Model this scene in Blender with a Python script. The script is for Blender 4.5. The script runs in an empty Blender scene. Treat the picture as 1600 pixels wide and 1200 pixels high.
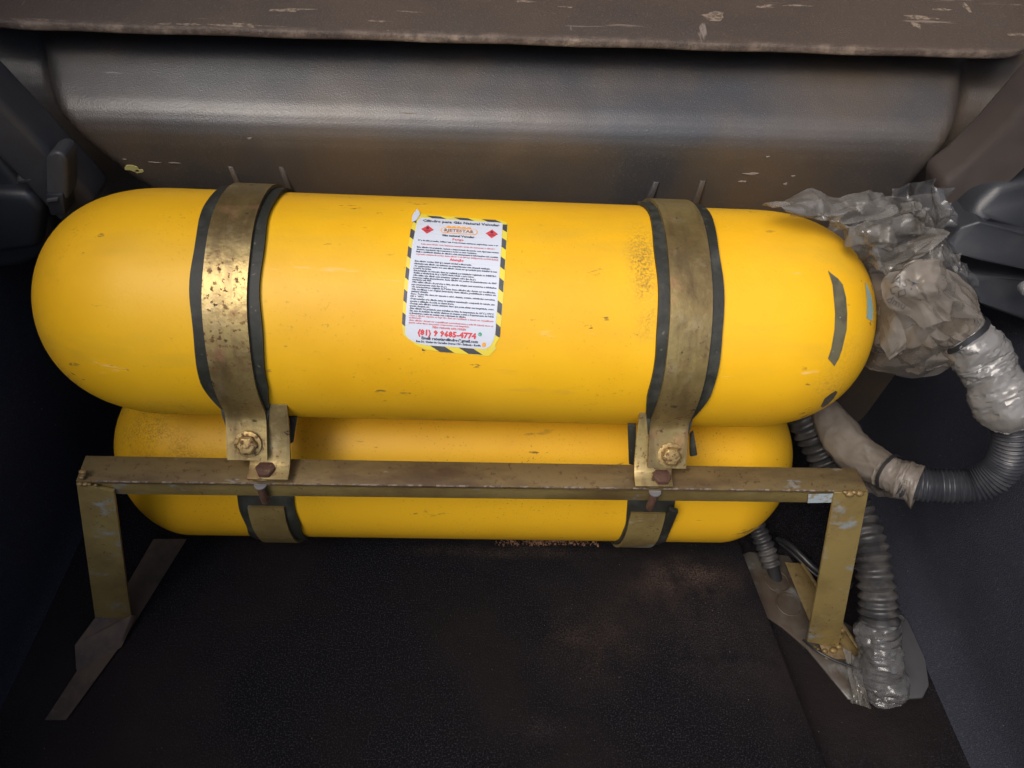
import bpy, bmesh, math, random
from mathutils import Vector, Matrix, noise
from mathutils.bvhtree import BVHTree
R = math.radians
scene = bpy.context.scene
col = scene.collection

# ------------------------------------------------------------------ camera
cd = bpy.data.cameras.new('camera'); cam = bpy.data.objects.new('camera', cd); col.objects.link(cam)
cd.sensor_width = 36.0; cd.lens = 25.99; cd.clip_start = 0.01; cd.clip_end = 200
_r = Vector((0.99845271, -0.01572691, 0.05333708)); _u = Vector((-0.02474124, 0.73336333, 0.67938656)); _f = Vector((0.0498001, 0.67965497, -0.73183951))
cm = Matrix((_r, _u, -_f)).transposed().to_4x4(); cm.translation = Vector((0, 0, 0.94))
cam.matrix_world = cm
scene.camera = cam

# ------------------------------------------------------------------ daylight through the open tailgate
SUN_EL, SUN_AZ = R(52), R(220)
w = bpy.data.worlds.new('World'); scene.world = w; w.use_nodes = True
nt = w.node_tree; bg = nt.nodes['Background']
sky = nt.nodes.new('ShaderNodeTexSky'); sky.sky_type = 'NISHITA'; sky.sun_disc = False
sky.sun_elevation = SUN_EL; sky.sun_rotation = SUN_AZ; sky.air_density = 1.0; sky.dust_density = 4.0; sky.ozone_density = 1.0
nt.links.new(sky.outputs[0], bg.inputs['Color']); bg.inputs['Strength'].default_value = 0.15
sd = bpy.data.lights.new('sun', 'SUN'); sun = bpy.data.objects.new('sun', sd); col.objects.link(sun)
sd.energy = 1.5; sd.angle = R(30); sd.color = (1.0, 0.95, 0.87)
_d = Vector((math.sin(SUN_AZ)*math.cos(SUN_EL), math.cos(SUN_AZ)*math.cos(SUN_EL), math.sin(SUN_EL)))
sun.rotation_euler = _d.to_track_quat('Z', 'Y').to_euler(); sun.location = (0, -2, 4)
scene.view_settings.view_transform = 'Standard'; scene.view_settings.look = 'None'
scene.view_settings.gamma = 1; scene.view_settings.exposure = 0.32
scene.cycles.max_bounces = 8; scene.cycles.transparent_max_bounces = 16

# ------------------------------------------------------------------ materials
def mat(name, base, rough=0.5, metal=0.0, layers=(), bump=(), spots=(), alpha=1.0, trans=0.0, spec=0.5, coat=0.0, rnd=True, backlit=0.0):
    """layers: (colour, scale, lo, hi, (sx,sy,sz), strength[, roughness]) noise masks; bump: (scale, dist, stretch, detail);
    spots: (colour, centre, radius3, strength) soft stains at a place of the object"""
    m = bpy.data.materials.new(name); m.use_nodes = True
    N, L = m.node_tree.nodes, m.node_tree.links
    p = N['Principled BSDF']; p.inputs['Roughness'].default_value = rough; p.inputs['Metallic'].default_value = metal
    p.inputs['Specular IOR Level'].default_value = spec; p.inputs['Alpha'].default_value = alpha
    p.inputs['Coat Weight'].default_value = coat; p.inputs['Coat Roughness'].default_value = 0.25
    tc = N.new('ShaderNodeTexCoord'); vec = tc.outputs['Object']
    if rnd:
        oi = N.new('ShaderNodeObjectInfo'); mu = N.new('ShaderNodeMath'); mu.operation = 'MULTIPLY'; mu.inputs[1].default_value = 7.3
        L.new(oi.outputs['Random'], mu.inputs[0])
        ad = N.new('ShaderNodeVectorMath'); ad.operation = 'ADD'
        L.new(vec, ad.inputs[0]); L.new(mu.outputs[0], ad.inputs[1]); nvec = ad.outputs[0]
    else: nvec = vec
    cur = N.new('ShaderNodeRGB'); cur.outputs[0].default_value = (*base, 1); cur = cur.outputs[0]
    rv = N.new('ShaderNodeValue'); rv.outputs[0].default_value = rough; rv = rv.outputs[0]
    def noise_mask(scale, lo, hi, st, detail=4):
        mp = N.new('ShaderNodeMapping'); mp.inputs['Scale'].default_value = st; L.new(nvec, mp.inputs['Vector'])
        nz = N.new('ShaderNodeTexNoise'); nz.inputs['Scale'].default_value = scale; nz.inputs['Detail'].default_value = detail; nz.inputs['Roughness'].default_value = 0.6
        L.new(mp.outputs[0], nz.inputs['Vector'])
        mr = N.new('ShaderNodeMapRange'); mr.inputs['From Min'].default_value = lo; mr.inputs['From Max'].default_value = hi; mr.clamp = True
        L.new(nz.outputs['Fac'], mr.inputs['Value']); return mr.outputs[0]
    def mul(a, b):
        x = N.new('ShaderNodeMath'); x.operation = 'MULTIPLY'; L.new(a, x.inputs[0])
        if isinstance(b, float): x.inputs[1].default_value = b
        else: L.new(b, x.inputs[1])
        return x.outputs[0]
    def over(fac, colour, rgh=None):
        nonlocal cur, rv
        mx = N.new('ShaderNodeMix'); mx.data_type = 'RGBA'; L.new(fac, mx.inputs[0]); L.new(cur, mx.inputs[6]); mx.inputs[7].default_value = (*colour, 1); cur = mx.outputs[2]
        if rgh is not None:
            mf = N.new('ShaderNodeMix'); L.new(fac, mf.inputs[0]); L.new(rv, mf.inputs[2]); mf.inputs[3].default_value = rgh; rv = mf.outputs[0]
    for ly in layers:
        c, sc, lo, hi, st, k = ly[:6]; rg = ly[6] if len(ly) > 6 else None
        f = noise_mask(sc, lo, hi, st)
        if len(ly) > 7:
            f = mul(f, noise_mask(*ly[7]))
        over(mul(f, float(k)), c, rg)
    for c, ce, ra, k, fine in spots:
        sb = N.new('ShaderNodeVectorMath'); sb.operation = 'SUBTRACT'; L.new(vec, sb.inputs[0]); sb.inputs[1].default_value = ce
        dv = N.new('ShaderNodeVectorMath'); dv.operation = 'DIVIDE'; L.new(sb.outputs[0], dv.inputs[0]); dv.inputs[1].default_value = ra
        ln = N.new('ShaderNodeVectorMath'); ln.operation = 'LENGTH'; L.new(dv.outputs[0], ln.inputs[0])
        mr = N.new('ShaderNodeMapRange'); mr.interpolation_type = 'SMOOTHSTEP'; mr.inputs['From Min'].default_value = 1.0; mr.inputs['From Max'].default_value = 0.15; mr.clamp = True
        L.new(ln.outputs['Value'], mr.inputs['Value'])
        f = mul(mul(mr.outputs[0], noise_mask(fine, 0.40, 0.64, (1, 1, 1), 6)), noise_mask(22, 0.34, 0.60, (1, 1, 1), 5)); over(mul(f, float(k)), c, 0.9)
    L.new(cur, p.inputs['Base Color']); L.new(rv, p.inputs['Roughness'])
    prev = None
    for sc, dist, st, det in bump:
        mp = N.new('ShaderNodeMapping'); mp.inputs['Scale'].default_value = st; L.new(nvec, mp.inputs['Vector'])
        nz = N.new('ShaderNodeTexNoise'); nz.inputs['Scale'].default_value = sc; nz.inputs['Detail'].default_value = det; L.new(mp.outputs[0], nz.inputs['Vector'])
        b = N.new('ShaderNodeBump'); b.inputs['Strength'].default_value = 1; b.inputs['Distance'].default_value = dist
        L.new(nz.outputs['Fac'], b.inputs['Height'])
        if prev: L.new(prev, b.inputs['Normal'])
        prev = b.outputs[0]
    if prev: L.new(prev, p.inputs['Normal'])
    if trans:
        tr = N.new('ShaderNodeBsdfTransparent'); tr.inputs[0].default_value = (.85, .85, .85, 1)
        ms = N.new('ShaderNodeMixShader'); ms.inputs[0].default_value = trans
        tl = N.new('ShaderNodeBsdfTranslucent'); L.new(cur, tl.inputs[0])
        m2 = N.new('ShaderNodeMixShader'); m2.inputs[0].default_value = backlit
        L.new(p.outputs[0], m2.inputs[1]); L.new(tl.outputs[0], m2.inputs[2])
        L.new(m2.outputs[0], ms.inputs[1]); L.new(tr.outputs[0], ms.inputs[2]); L.new(ms.outputs[0], N['Material Output'].inputs['Surface'])
    return m

O1 = (1, 1, 1)
DIRT = (0.05, 0.035, 0.015)
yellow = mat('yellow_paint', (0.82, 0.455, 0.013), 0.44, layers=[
    ((0.66, 0.31, 0.008), 5, 0.45, 0.75, O1, 0.55),
    ((0.93, 0.52, 0.03), 9, 0.52, 0.8, O1, 0.4),
    ((0.40, 0.24, 0.03), 300, 0.60, 0.70, O1, 0.6, 0.7, (11, 0.49, 0.64, O1)), ((0.55, 0.34, 0.03), 12, 0.54, 0.70, (0.25, 1, 1), 0.45, 0.6),
    ((0.12, 0.08, 0.03), 90, 0.655, 0.70, (0.4, 1, 1), 0.85, 0.8, (7, 0.47, 0.58, O1)),
    ((0.90, 0.60, 0.28), 60, 0.68, 0.73, (0.12, 1, 1), 0.5, 0.7),
    ((0.50, 0.28, 0.05), 34, 0.64, 0.76, (0.2, 1, 1), 0.35, 0.6)],
    spots=[((0.10, 0.07, 0.03), (0.170, -0.035, 0.112), (0.022, 0.06, 0.05), 0.75, 420), ((0.16, 0.10, 0.03), (0.175, -0.075, 0.09), (0.018, 0.06, 0.05), 0.6, 420),
           ((0.25, 0.16, 0.05), (-0.41, -0.07, -0.04), (0.05, 0.07, 0.08), 0.6, 300), ((0.30, 0.19, 0.05), (0.38, -0.09, 0.02), (0.05, 0.06, 0.07), 0.4, 300), ((0.30, 0.20, 0.06), (-0.30, -0.11, -0.05), (0.05, 0.05, 0.04), 0.5, 350),
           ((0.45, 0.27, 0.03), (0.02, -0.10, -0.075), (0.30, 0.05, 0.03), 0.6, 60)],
    bump=[(6, 0.0012, O1, 2), (260, 0.00012, O1, 2)], spec=0.32)
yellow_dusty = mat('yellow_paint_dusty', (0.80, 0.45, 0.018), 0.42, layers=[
    ((0.62, 0.29, 0.008), 5, 0.45, 0.75, O1, 0.55),
    ((0.22, 0.13, 0.03), 380, 0.60, 0.70, O1, 0.8, 0.8, (8, 0.40, 0.60, O1)),
    ((0.12, 0.08, 0.03), 70, 0.65, 0.70, (0.35, 1, 1), 0.85, 0.8, (7, 0.46, 0.58, O1)),
    ((0.85, 0.60, 0.35), 60, 0.72, 0.76, (0.1, 1, 1), 0.5, 0.7)],
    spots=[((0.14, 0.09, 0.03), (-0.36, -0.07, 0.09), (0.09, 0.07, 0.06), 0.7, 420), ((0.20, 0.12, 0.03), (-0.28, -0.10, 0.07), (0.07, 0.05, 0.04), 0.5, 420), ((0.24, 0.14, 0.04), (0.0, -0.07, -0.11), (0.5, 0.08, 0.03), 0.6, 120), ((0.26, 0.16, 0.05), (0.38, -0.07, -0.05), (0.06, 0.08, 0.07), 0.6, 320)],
    bump=[(6, 0.0012, O1, 2), (260, 0.00012, O1, 2)], spec=0.22)
gold = mat('gold_painted_steel', (0.36, 0.268, 0.105), 0.38, 0.6, layers=[
    ((0.15, 0.10, 0.04), 11, 0.44, 0.64, O1, 0.75), ((0.13, 0.085, 0.04), 26, 0.50, 0.66, (2.2, 0.5, 0.5), 0.6),
    ((0.45, 0.36, 0.20), 30, 0.56, 0.70, O1, 0.5),
    ((0.15, 0.065, 0.03), 190, 0.555, 0.64, O1, 0.9, 0.85, (16, 0.45, 0.60, O1)),
    ((0.28, 0.13, 0.07), 34, 0.58, 0.72, O1, 0.6, 0.8),
    ((0.04, 0.03, 0.02), 90, 0.65, 0.70, O1, 0.85, 0.9)],
    bump=[(120, 0.0006, O1, 4), (14, 0.0015, O1, 2)])
gold_worn = mat('gold_painted_steel_worn', (0.38, 0.285, 0.105), 0.40, 0.5, layers=[
    ((0.17, 0.11, 0.045), 13, 0.42, 0.70, O1, 0.8),
    ((0.36, 0.42, 0.46), 24, 0.585, 0.64, (0.7, 1, 1), 0.8, 0.5, (60, 0.40, 0.60, O1)),
    ((0.14, 0.07, 0.035), 190, 0.60, 0.68, O1, 0.8, 0.85, (18, 0.44, 0.62, O1)),
    ((0.55, 0.50, 0.40), 70, 0.68, 0.73, (0.3, 1, 1), 0.6, 0.6)],
    bump=[(140, 0.0007, O1, 4), (14, 0.0015, O1, 2)])
brown_steel = mat('brown_stained_steel', (0.20, 0.145, 0.065), 0.45, 0.45, layers=[
    ((0.24, 0.17, 0.08), 9, 0.46, 0.66, (0.4, 1, 1), 0.7),
    ((0.07, 0.042, 0.026), 20, 0.48, 0.66, (0.3, 1, 1), 0.8), ((0.34, 0.36, 0.36), 30, 0.665, 0.70, (0.4, 1, 1), 0.6), ((0.10, 0.05, 0.03), 200, 0.58, 0.66, O1, 0.7),
    ((0.45, 0.42, 0.36), 60, 0.69, 0.74, (0.3, 1, 1), 0.5)], bump=[(150, 0.0005, O1, 4)])
gold_strip = mat('gold_steel_foot', (0.20, 0.145, 0.06), 0.5, 0.4, layers=[
    ((0.14, 0.09, 0.05), 30, 0.45, 0.65, O1, 0.8), ((0.06, 0.045, 0.03), 120, 0.58, 0.7, O1, 0.8)], bump=[(120, 0.001, O1, 4)])
rust = mat('rusty_bolt', (0.10, 0.050, 0.032), 0.75, 0.2, layers=[((0.07, 0.03, 0.02), 200, 0.45, 0.65, O1, 0.8), ((0.32, 0.22, 0.10), 120, 0.6, 0.7, O1, 0.6)], bump=[(400, 0.0005, O1, 3)])
boltm = mat('gold_bolt_head', (0.36, 0.25, 0.10), 0.42, 0.6, layers=[((0.12, 0.06, 0.03), 220, 0.5, 0.62, O1, 0.9, 0.8), ((0.55, 0.46, 0.28), 90, 0.6, 0.7, O1, 0.6)], bump=[(300, 0.0005, O1, 3)])
zinc = mat('zinc_washer', (0.55, 0.56, 0.58), 0.35, 0.8)
weldm = mat('weld_bead', (0.22, 0.15, 0.06), 0.55, 0.4, layers=[((0.2, 0.12, 0.05), 200, 0.5, 0.7, O1, 0.8)], bump=[(300, 0.0006, O1, 2)])
rubber = mat('black_rubber', (0.017, 0.018, 0.013), 0.6, layers=[((0.060, 0.062, 0.052), 30, 0.5, 0.72, O1, 0.8, 0.8), ((0.14, 0.13, 0.10), 160, 0.66, 0.72, O1, 0.7)], bump=[(90, 0.0008, O1, 4)])
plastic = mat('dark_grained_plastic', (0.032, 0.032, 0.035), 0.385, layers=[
    ((0.078, 0.054, 0.034), 4, 0.40, 0.62, O1, 0.8, 0.42),  # brown dirt, also warming the panel like the cylinder's amber reflection
    ((0.11, 0.105, 0.10), 600, 0.56, 0.68, O1, 0.5),
    ((0.30, 0.27, 0.24), 40, 0.735, 0.76, (0.25, 1, 1), 0.5, 0.8)],
    bump=[(750, 0.00034, O1, 3), (9, 0.003, O1, 2)], spec=1.0)
plastic_grey = mat('grey_trim_plastic', (0.060, 0.060, 0.064), 0.45, layers=[((0.035, 0.034, 0.036), 14, 0.45, 0.7, O1, 0.7)], bump=[(800, 0.0002, O1, 2)])
plastic_brown = mat('brownish_trim_plastic', (0.055, 0.044, 0.040), 0.5, layers=[((0.03, 0.025, 0.024), 14, 0.45, 0.7, O1, 0.7)], bump=[(800, 0.0002, O1, 2)])
plastic_black = mat('black_moulded_plastic', (0.020, 0.022, 0.027), 0.42, layers=[((0.035, 0.036, 0.04), 20, 0.5, 0.7, O1, 0.6)], bump=[(700, 0.0002, O1, 2)])
board = mat('scratched_brown_board', (0.066, 0.047, 0.036), 0.7, layers=[
    ((0.040, 0.032, 0.030), 6, 0.42, 0.66, O1, 0.8),
    ((0.105, 0.080, 0.062), 3, 0.52, 0.75, O1, 0.5),
    ((0.13, 0.10, 0.08), 420, 0.55, 0.68, O1, 0.5),
    ((0.40, 0.32, 0.26), 15, 0.675, 0.70, (0.8, 1.2, 1), 0.75, 0.8),
    ((0.30, 0.24, 0.20), 40, 0.66, 0.70, (0.12, 1, 1), 0.5, 0.8),
    ((0.28, 0.23, 0.20), 36, 0.67, 0.70, (1, 0.14, 1), 0.55, 0.8)],
    spots=[((0.32, 0.25, 0.19), (0.05, 0.8070, 0.606), (6.0, 0.0030, 0.030), 0.75, 90), ((0.30, 0.22, 0.17), (0.05, 0.808, 0.610), (6.0, 0.010, 0.040), 0.4, 60)],
    bump=[(420, 0.0009, O1, 3), (30, 0.0008, O1, 3)], rnd=False)
scuff = mat('pale_scuff', (0.23, 0.18, 0.135), 0.8, layers=[((0.085, 0.062, 0.047), 200, 0.42, 0.58, O1, 0.95)], bump=[(300, 0.0006, O1, 3)])
carpet = mat('dark_carpet', (0.0050, 0.0046, 0.0062), 0.95, layers=[
    ((0.045, 0.042, 0.050), 520, 0.52, 0.66, O1, 0.75), ((0.020, 0.0155, 0.0150), 2.2, 0.48, 0.62, O1, 0.7),
    ((0.011, 0.0085, 0.0085), 4, 0.45, 0.65, O1, 0.7),
    ((0.20, 0.16, 0.13), 330, 0.70, 0.73, O1, 0.6)],
    spots=[((0.16, 0.105, 0.075), (0.3131,0.5095,0.0000), (0.11, 0.045, 0.1), 0.5, 420),
           ((0.10, 0.065, 0.050), (0.1670,0.4146,0.0000), (0.10, 0.075, 0.1), 0.35, 380),
           ((0.09, 0.060, 0.048), (0.2633,0.4844,0.0000), (0.10, 0.05, 0.1), 0.35, 400),
           ((0.12, 0.085, 0.060), (0.0588,0.5446,0.0000), (0.22, 0.016, 0.1), 0.4, 400),
           ((0.075, 0.055, 0.05), (0.3307,0.4159,0.0000), (0.13, 0.12, 0.1), 0.3, 500),
           ((0.05, 0.036, 0.036), (0.0861,0.3017,0.0000), (0.04, 0.025, 0.1), 0.4, 300)],
    bump=[(700, 0.0011, O1, 2), (40, 0.003, O1, 3)], spec=0.10, rnd=False)
carpet_wall = mat('navy_carpet_lining', (0.025, 0.027, 0.038), 0.95, layers=[
    ((0.060, 0.062, 0.078), 520, 0.52, 0.66, O1, 0.75),
    ((0.020, 0.022, 0.032), 4, 0.42, 0.65, O1, 0.7),
    ((0.26, 0.23, 0.20), 260, 0.70, 0.73, O1, 0.5)],
    bump=[(600, 0.002, O1, 2), (7, 0.008, O1, 2)], spec=0.12)
primer = mat('dirty_grey_primer_metal', (0.10, 0.092, 0.08), 0.42, 0.25, layers=[
    ((0.06, 0.042, 0.03), 12, 0.42, 0.58, O1, 0.9), ((0.06, 0.04, 0.03), 26, 0.58, 0.7, O1, 0.8), ((0.30, 0.31, 0.31), 20, 0.54, 0.68, O1, 0.7)], bump=[(90, 0.0006, O1, 4)])
hosem = mat('grey_corrugated_plastic', (0.030, 0.032, 0.039), 0.33, layers=[((0.07, 0.07, 0.074), 40, 0.5, 0.7, O1, 0.6, 0.6), ((0.03, 0.03, 0.034), 20, 0.5, 0.7, O1, 0.6)], bump=[(300, 0.0002, O1, 2)], spec=0.55)
hosem2 = mat('dusty_convoluted_hose', (0.026, 0.026, 0.028), 0.45, layers=[((0.085, 0.078, 0.072), 30, 0.46, 0.68, O1, 0.7, 0.8), ((0.04, 0.04, 0.043), 50, 0.5, 0.68, O1, 0.6)], bump=[(90, 0.001, O1, 4)])
film_grey = mat('clear_grey_film', (0.24, 0.232, 0.22), 0.13, layers=[((0.14, 0.12, 0.09), 12, 0.45, 0.62, O1, 0.8)], bump=[(60, 0.0007, O1, 3)], trans=0.40, backlit=0.20, spec=1.0)
film_dark = mat('dark_clear_film', (0.11, 0.11, 0.115), 0.12, bump=[(50, 0.0007, O1, 3)], trans=0.5, backlit=0.2, spec=0.8)
film_beige = mat('cloudy_beige_film', (0.29, 0.265, 0.235), 0.22, layers=[((0.25, 0.195, 0.14), 14, 0.45, 0.66, O1, 0.8), ((0.42, 0.38, 0.33), 30, 0.58, 0.72, O1, 0.5)], bump=[(45, 0.0008, O1, 3)], trans=0.40, backlit=0.25, spec=0.6)
film_silver = mat('shiny_clear_wrap', (0.27, 0.265, 0.26), 0.22, layers=[((0.26, 0.24, 0.21), 16, 0.45, 0.66, O1, 0.7)], bump=[(60, 0.0014, O1, 3)], trans=0.22, backlit=0.2, spec=0.9)
film_dust = mat('dusty_taupe_film', (0.21, 0.185, 0.16), 0.45, layers=[((0.15, 0.125, 0.10), 16, 0.45, 0.66, O1, 0.8), ((0.32, 0.31, 0.29), 30, 0.58, 0.72, O1, 0.5)], bump=[(50, 0.0014, O1, 3)], trans=0.06, backlit=0.2)
cable_m = mat('black_cable', (0.018, 0.018, 0.02), 0.4)
paper = mat('white_label_paper', (0.58, 0.62, 0.70), 0.45, layers=[((0.58, 0.60, 0.66), 20, 0.5, 0.75, O1, 0.5), ((0.35, 0.34, 0.33), 300, 0.70, 0.76, O1, 0.4)], bump=[(60, 0.0003, O1, 3)])
ink = mat('black_ink', (0.035, 0.045, 0.075), 0.5)
ink_soft = mat('fine_print_ink', (0.03, 0.04, 0.08), 0.5)
ink_red = mat('red_ink', (0.62, 0.06, 0.07), 0.5)
ink_pink = mat('faded_red_ink', (0.55, 0.12, 0.14), 0.5)
ink_orange = mat('orange_ink', (0.80, 0.36, 0.06), 0.5)
ink_brown = mat('brown_ink', (0.33, 0.15, 0.05), 0.5)
ink_green = mat('green_ink', (0.06, 0.32, 0.18), 0.5)
hazard_black = mat('hazard_black_print', (0.06, 0.062, 0.068), 0.5, layers=[((0.14, 0.14, 0.14), 60, 0.5, 0.7, O1, 0.5)])
hazard_yellow = mat('hazard_yellow_print', (0.74, 0.60, 0.05), 0.5, layers=[((0.60, 0.52, 0.16), 60, 0.5, 0.7, O1, 0.6)])
tape_m = mat('scuffed_grey_tape', (0.13, 0.12, 0.07), 0.6, layers=[((0.07, 0.065, 0.045), 60, 0.45, 0.65, O1, 0.8), ((0.5, 0.47, 0.38), 220, 0.70, 0.74, (1, 0.5, 1), 0.8)], bump=[(100, 0.0006, O1, 3)])
blue_m = mat('pale_blue_paint', (0.25, 0.42, 0.43), 0.5, layers=[((0.5, 0.36, 0.08), 90, 0.62, 0.68, O1, 0.9)])
chip_m = mat('bare_metal_chip', (0.10, 0.085, 0.065), 0.5, 0.4, layers=[((0.35, 0.33, 0.28), 200, 0.62, 0.7, O1, 0.8)])
crumb_m = mat('rusty_crumb', (0.21, 0.115, 0.065), 0.9, layers=[((0.12, 0.05, 0.03), 300, 0.45, 0.6, O1, 0.8)])
speck_m = mat('pale_dust_speck', (0.22, 0.185, 0.155), 0.9)
moss_m = mat('dry_yellowish_paint_splash', (0.40, 0.36, 0.12), 0.8)
car_paint = mat('car_body_paint', (0.35, 0.35, 0.36), 0.3)

# ------------------------------------------------------------------ mesh helpers
class MB:
    def __init__(s): s.v = []; s.f = []
    def add(s, vs, fs):
        o = len(s.v); s.v += [tuple(x) for x in vs]; s.f += [tuple(i + o for i in f) for f in fs]
    def grid(s, rows, closed=False):
        n, m = len(rows), len(rows[0]); fs = []
        for i in range(n - 1):
            for j in range(m if closed else m - 1):
                k = (j + 1) % m; fs.append((i*m + j, i*m + k, (i + 1)*m + k, (i + 1)*m + j))
        s.add([p for r in rows for p in r], fs)
    def box(s, lo, hi):
        x0, y0, z0 = lo; x1, y1, z1 = hi
        s.add([(x0,y0,z0),(x1,y0,z0),(x1,y1,z0),(x0,y1,z0),(x0,y0,z1),(x1,y0,z1),(x1,y1,z1),(x0,y1,z1)],
              [(0,3,2,1),(4,5,6,7),(0,1,5,4),(1,2,6,5),(2,3,7,6),(3,0,4,7)])
    def hexa(s, a, b):
        """solid between quad a and quad b"""
        s.add(list(a) + list(b), [(0,1,2,3),(7,6,5,4),(0,4,5,1),(1,5,6,2),(2,6,7,3),(3,7,4,0)])
    def prism(s, poly, off):
        n = len(poly); off = Vector(off); a = [Vector(p) for p in poly]
        s.add(a + [p + off for p in a], [tuple(range(n)), tuple(range(2*n - 1, n - 1, -1))] + [(i, i + n, (i + 1) % n + n, (i + 1) % n) for i in range(n)])
    def tube(s, path, rad, seg=16, cap=True, wob=None, ell=(1, 1), up=(0, 0, 1)):
        pts = [Vector(p) for p in path]; n = len(pts); rows = []; nrm = None
        for i, p in enumerate(pts):
            t = (pts[min(i + 1, n - 1)] - pts[max(i - 1, 0)]).normalized()
            if nrm is None:
                a = Vector(up); a = a if abs(t.dot(a)) < 0.95 else Vector((1, 0, 0)); nrm = (a - t*a.dot(t)).normalized()
            else: nrm = (nrm - t*nrm.dot(t)).normalized()
            b = t.cross(nrm); r = rad[i] if hasattr(rad, '__len__') else rad; row = []
            for k in range(seg):
                a = 2*math.pi*k/seg; rr = r + (wob(p, a, i) if wob else 0)
                row.append(p + nrm*(rr*ell[0]*math.cos(a)) + b*(rr*ell[1]*math.sin(a)))
            rows.append(row)
        o = len(s.v); s.grid(rows, True)
        if cap: s.f.append(tuple(o + k for k in range(seg))[::-1]); s.f.append(tuple(o + (n - 1)*seg + k for k in range(seg)))
    def build(s, name, material, parent=None, loc=(0, 0, 0), smooth=True, angle=40, bevel=0.0, seg=2):
        l = parent['org'] if parent is not None else loc
        if parent is not None: l = Vector((l[0], l[1], l[2]))
        me = bpy.data.meshes.new(name); L = Vector(l)
        me.from_pydata([tuple(Vector(p) - L) for p in s.v], [], s.f); me.validate()
        bm = bmesh.new(); bm.from_mesh(me); bmesh.ops.recalc_face_normals(bm, faces=bm.faces)
        if bevel: bmesh.ops.bevel(bm, geom=[e for e in bm.edges if len(e.link_faces) == 2 and e.calc_face_angle(0) > R(25)], offset=bevel, segments=seg, affect='EDGES', profile=0.5, clamp_overlap=True)
        if smooth:
            for f in bm.faces: f.smooth = True
            for e in bm.edges:
                if len(e.link_faces) == 2 and e.calc_face_angle(0) > R(angle): e.smooth = False
        bm.to_mesh(me); bm.free()
        me.materials.append(material); o = bpy.data.objects.new(name, me); col.objects.link(o)
        if parent is not None: o.parent = parent; o['org'] = tuple(l)
        else: o.location = l; o['org'] = tuple(l)
        return o

def thing(name, label, cat, loc, group=None):
    o = bpy.data.objects.new(name, None); col.objects.link(o); o.location = loc; o['org'] = tuple(loc); o.empty_display_size = .05
    return tag(o, label, cat, group)
def tag(o, label, cat, group=None):
    o['label'] = label; o['category'] = cat
    if group: o['group'] = group
    return o
def structure(o): o['kind'] = 'structure'; return o
def stuff(o): o['kind'] = 'stuff'; return o

def smooth_path(pts, n):
    """Catmull-Rom through the points, resampled evenly"""
    P = [Vector(p) for p in pts]; P = [2*P[0] - P[1]] + P + [2*P[-1] - P[-2]]; out = []
    for i in range(1, len(P) - 2):
        for k in range(40):
            t = k/40; a, b, c, d = P[i-1:i+3]
            out.append(0.5*((2*b) + (c - a)*t + (2*a - 5*b + 4*c - d)*t*t + (3*b - a - 3*c + d)*t**3))
    out.append(P[-2]); L = [0]
    for i in range(1, len(out)): L.append(L[-1] + (out[i] - out[i-1]).length)
    res = []; j = 0
    for k in range(n):
        s = L[-1]*k/(n - 1)
        while j < len(L) - 2 and L[j+1] < s: j += 1
        f = (s - L[j])/max(1e-9, L[j+1] - L[j]); res.append(out[j].lerp(out[j+1], min(1, f)))
    return res, L[-1]
def interp(xs, ys, x):
    if x <= xs[0]: return ys[0]
    for i in range(1, len(xs)):
        if x <= xs[i]:
            t = (x - xs[i-1])/(xs[i] - xs[i-1]); return ys[i-1] + (ys[i] - ys[i-1])*t
    return ys[-1]
def sstep(a, b, x):
    t = max(0, min(1, (x - a)/(b - a))); return t*t*(3 - 2*t)
_lat = {}
def crease(u, v, seed, wrap=0):
    """folded-paper noise: random heights on a triangulated lattice"""
    def hgt(i, j):
        if wrap: i %= wrap
        k = (i, j, seed)
        if k not in _lat: _lat[k] = random.Random(hash((i*73856093) ^ (j*19349663) ^ int(seed*83492791))).uniform(-1, 1)
        return _lat[k]
    i, j = math.floor(u), math.floor(v); a, b = u - i, v - j
    if (i*7 + j*13) % 2:
        if a + b < 1: return hgt(i, j) + a*(hgt(i+1, j) - hgt(i, j)) + b*(hgt(i, j+1) - hgt(i, j))
        return hgt(i+1, j+1) + (1-a)*(hgt(i, j+1) - hgt(i+1, j+1)) + (1-b)*(hgt(i+1, j) - hgt(i+1, j+1))
    if a > b: return hgt(i, j) + a*(hgt(i+1, j) - hgt(i, j)) + b*(hgt(i+1, j+1) - hgt(i+1, j))
    return hgt(i, j) + b*(hgt(i, j+1) - hgt(i, j)) + a*(hgt(i+1, j+1) - hgt(i, j+1))
def ridge(p, f): return 1 - 2*abs(noise.noise(Vector(p)*f))

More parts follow.
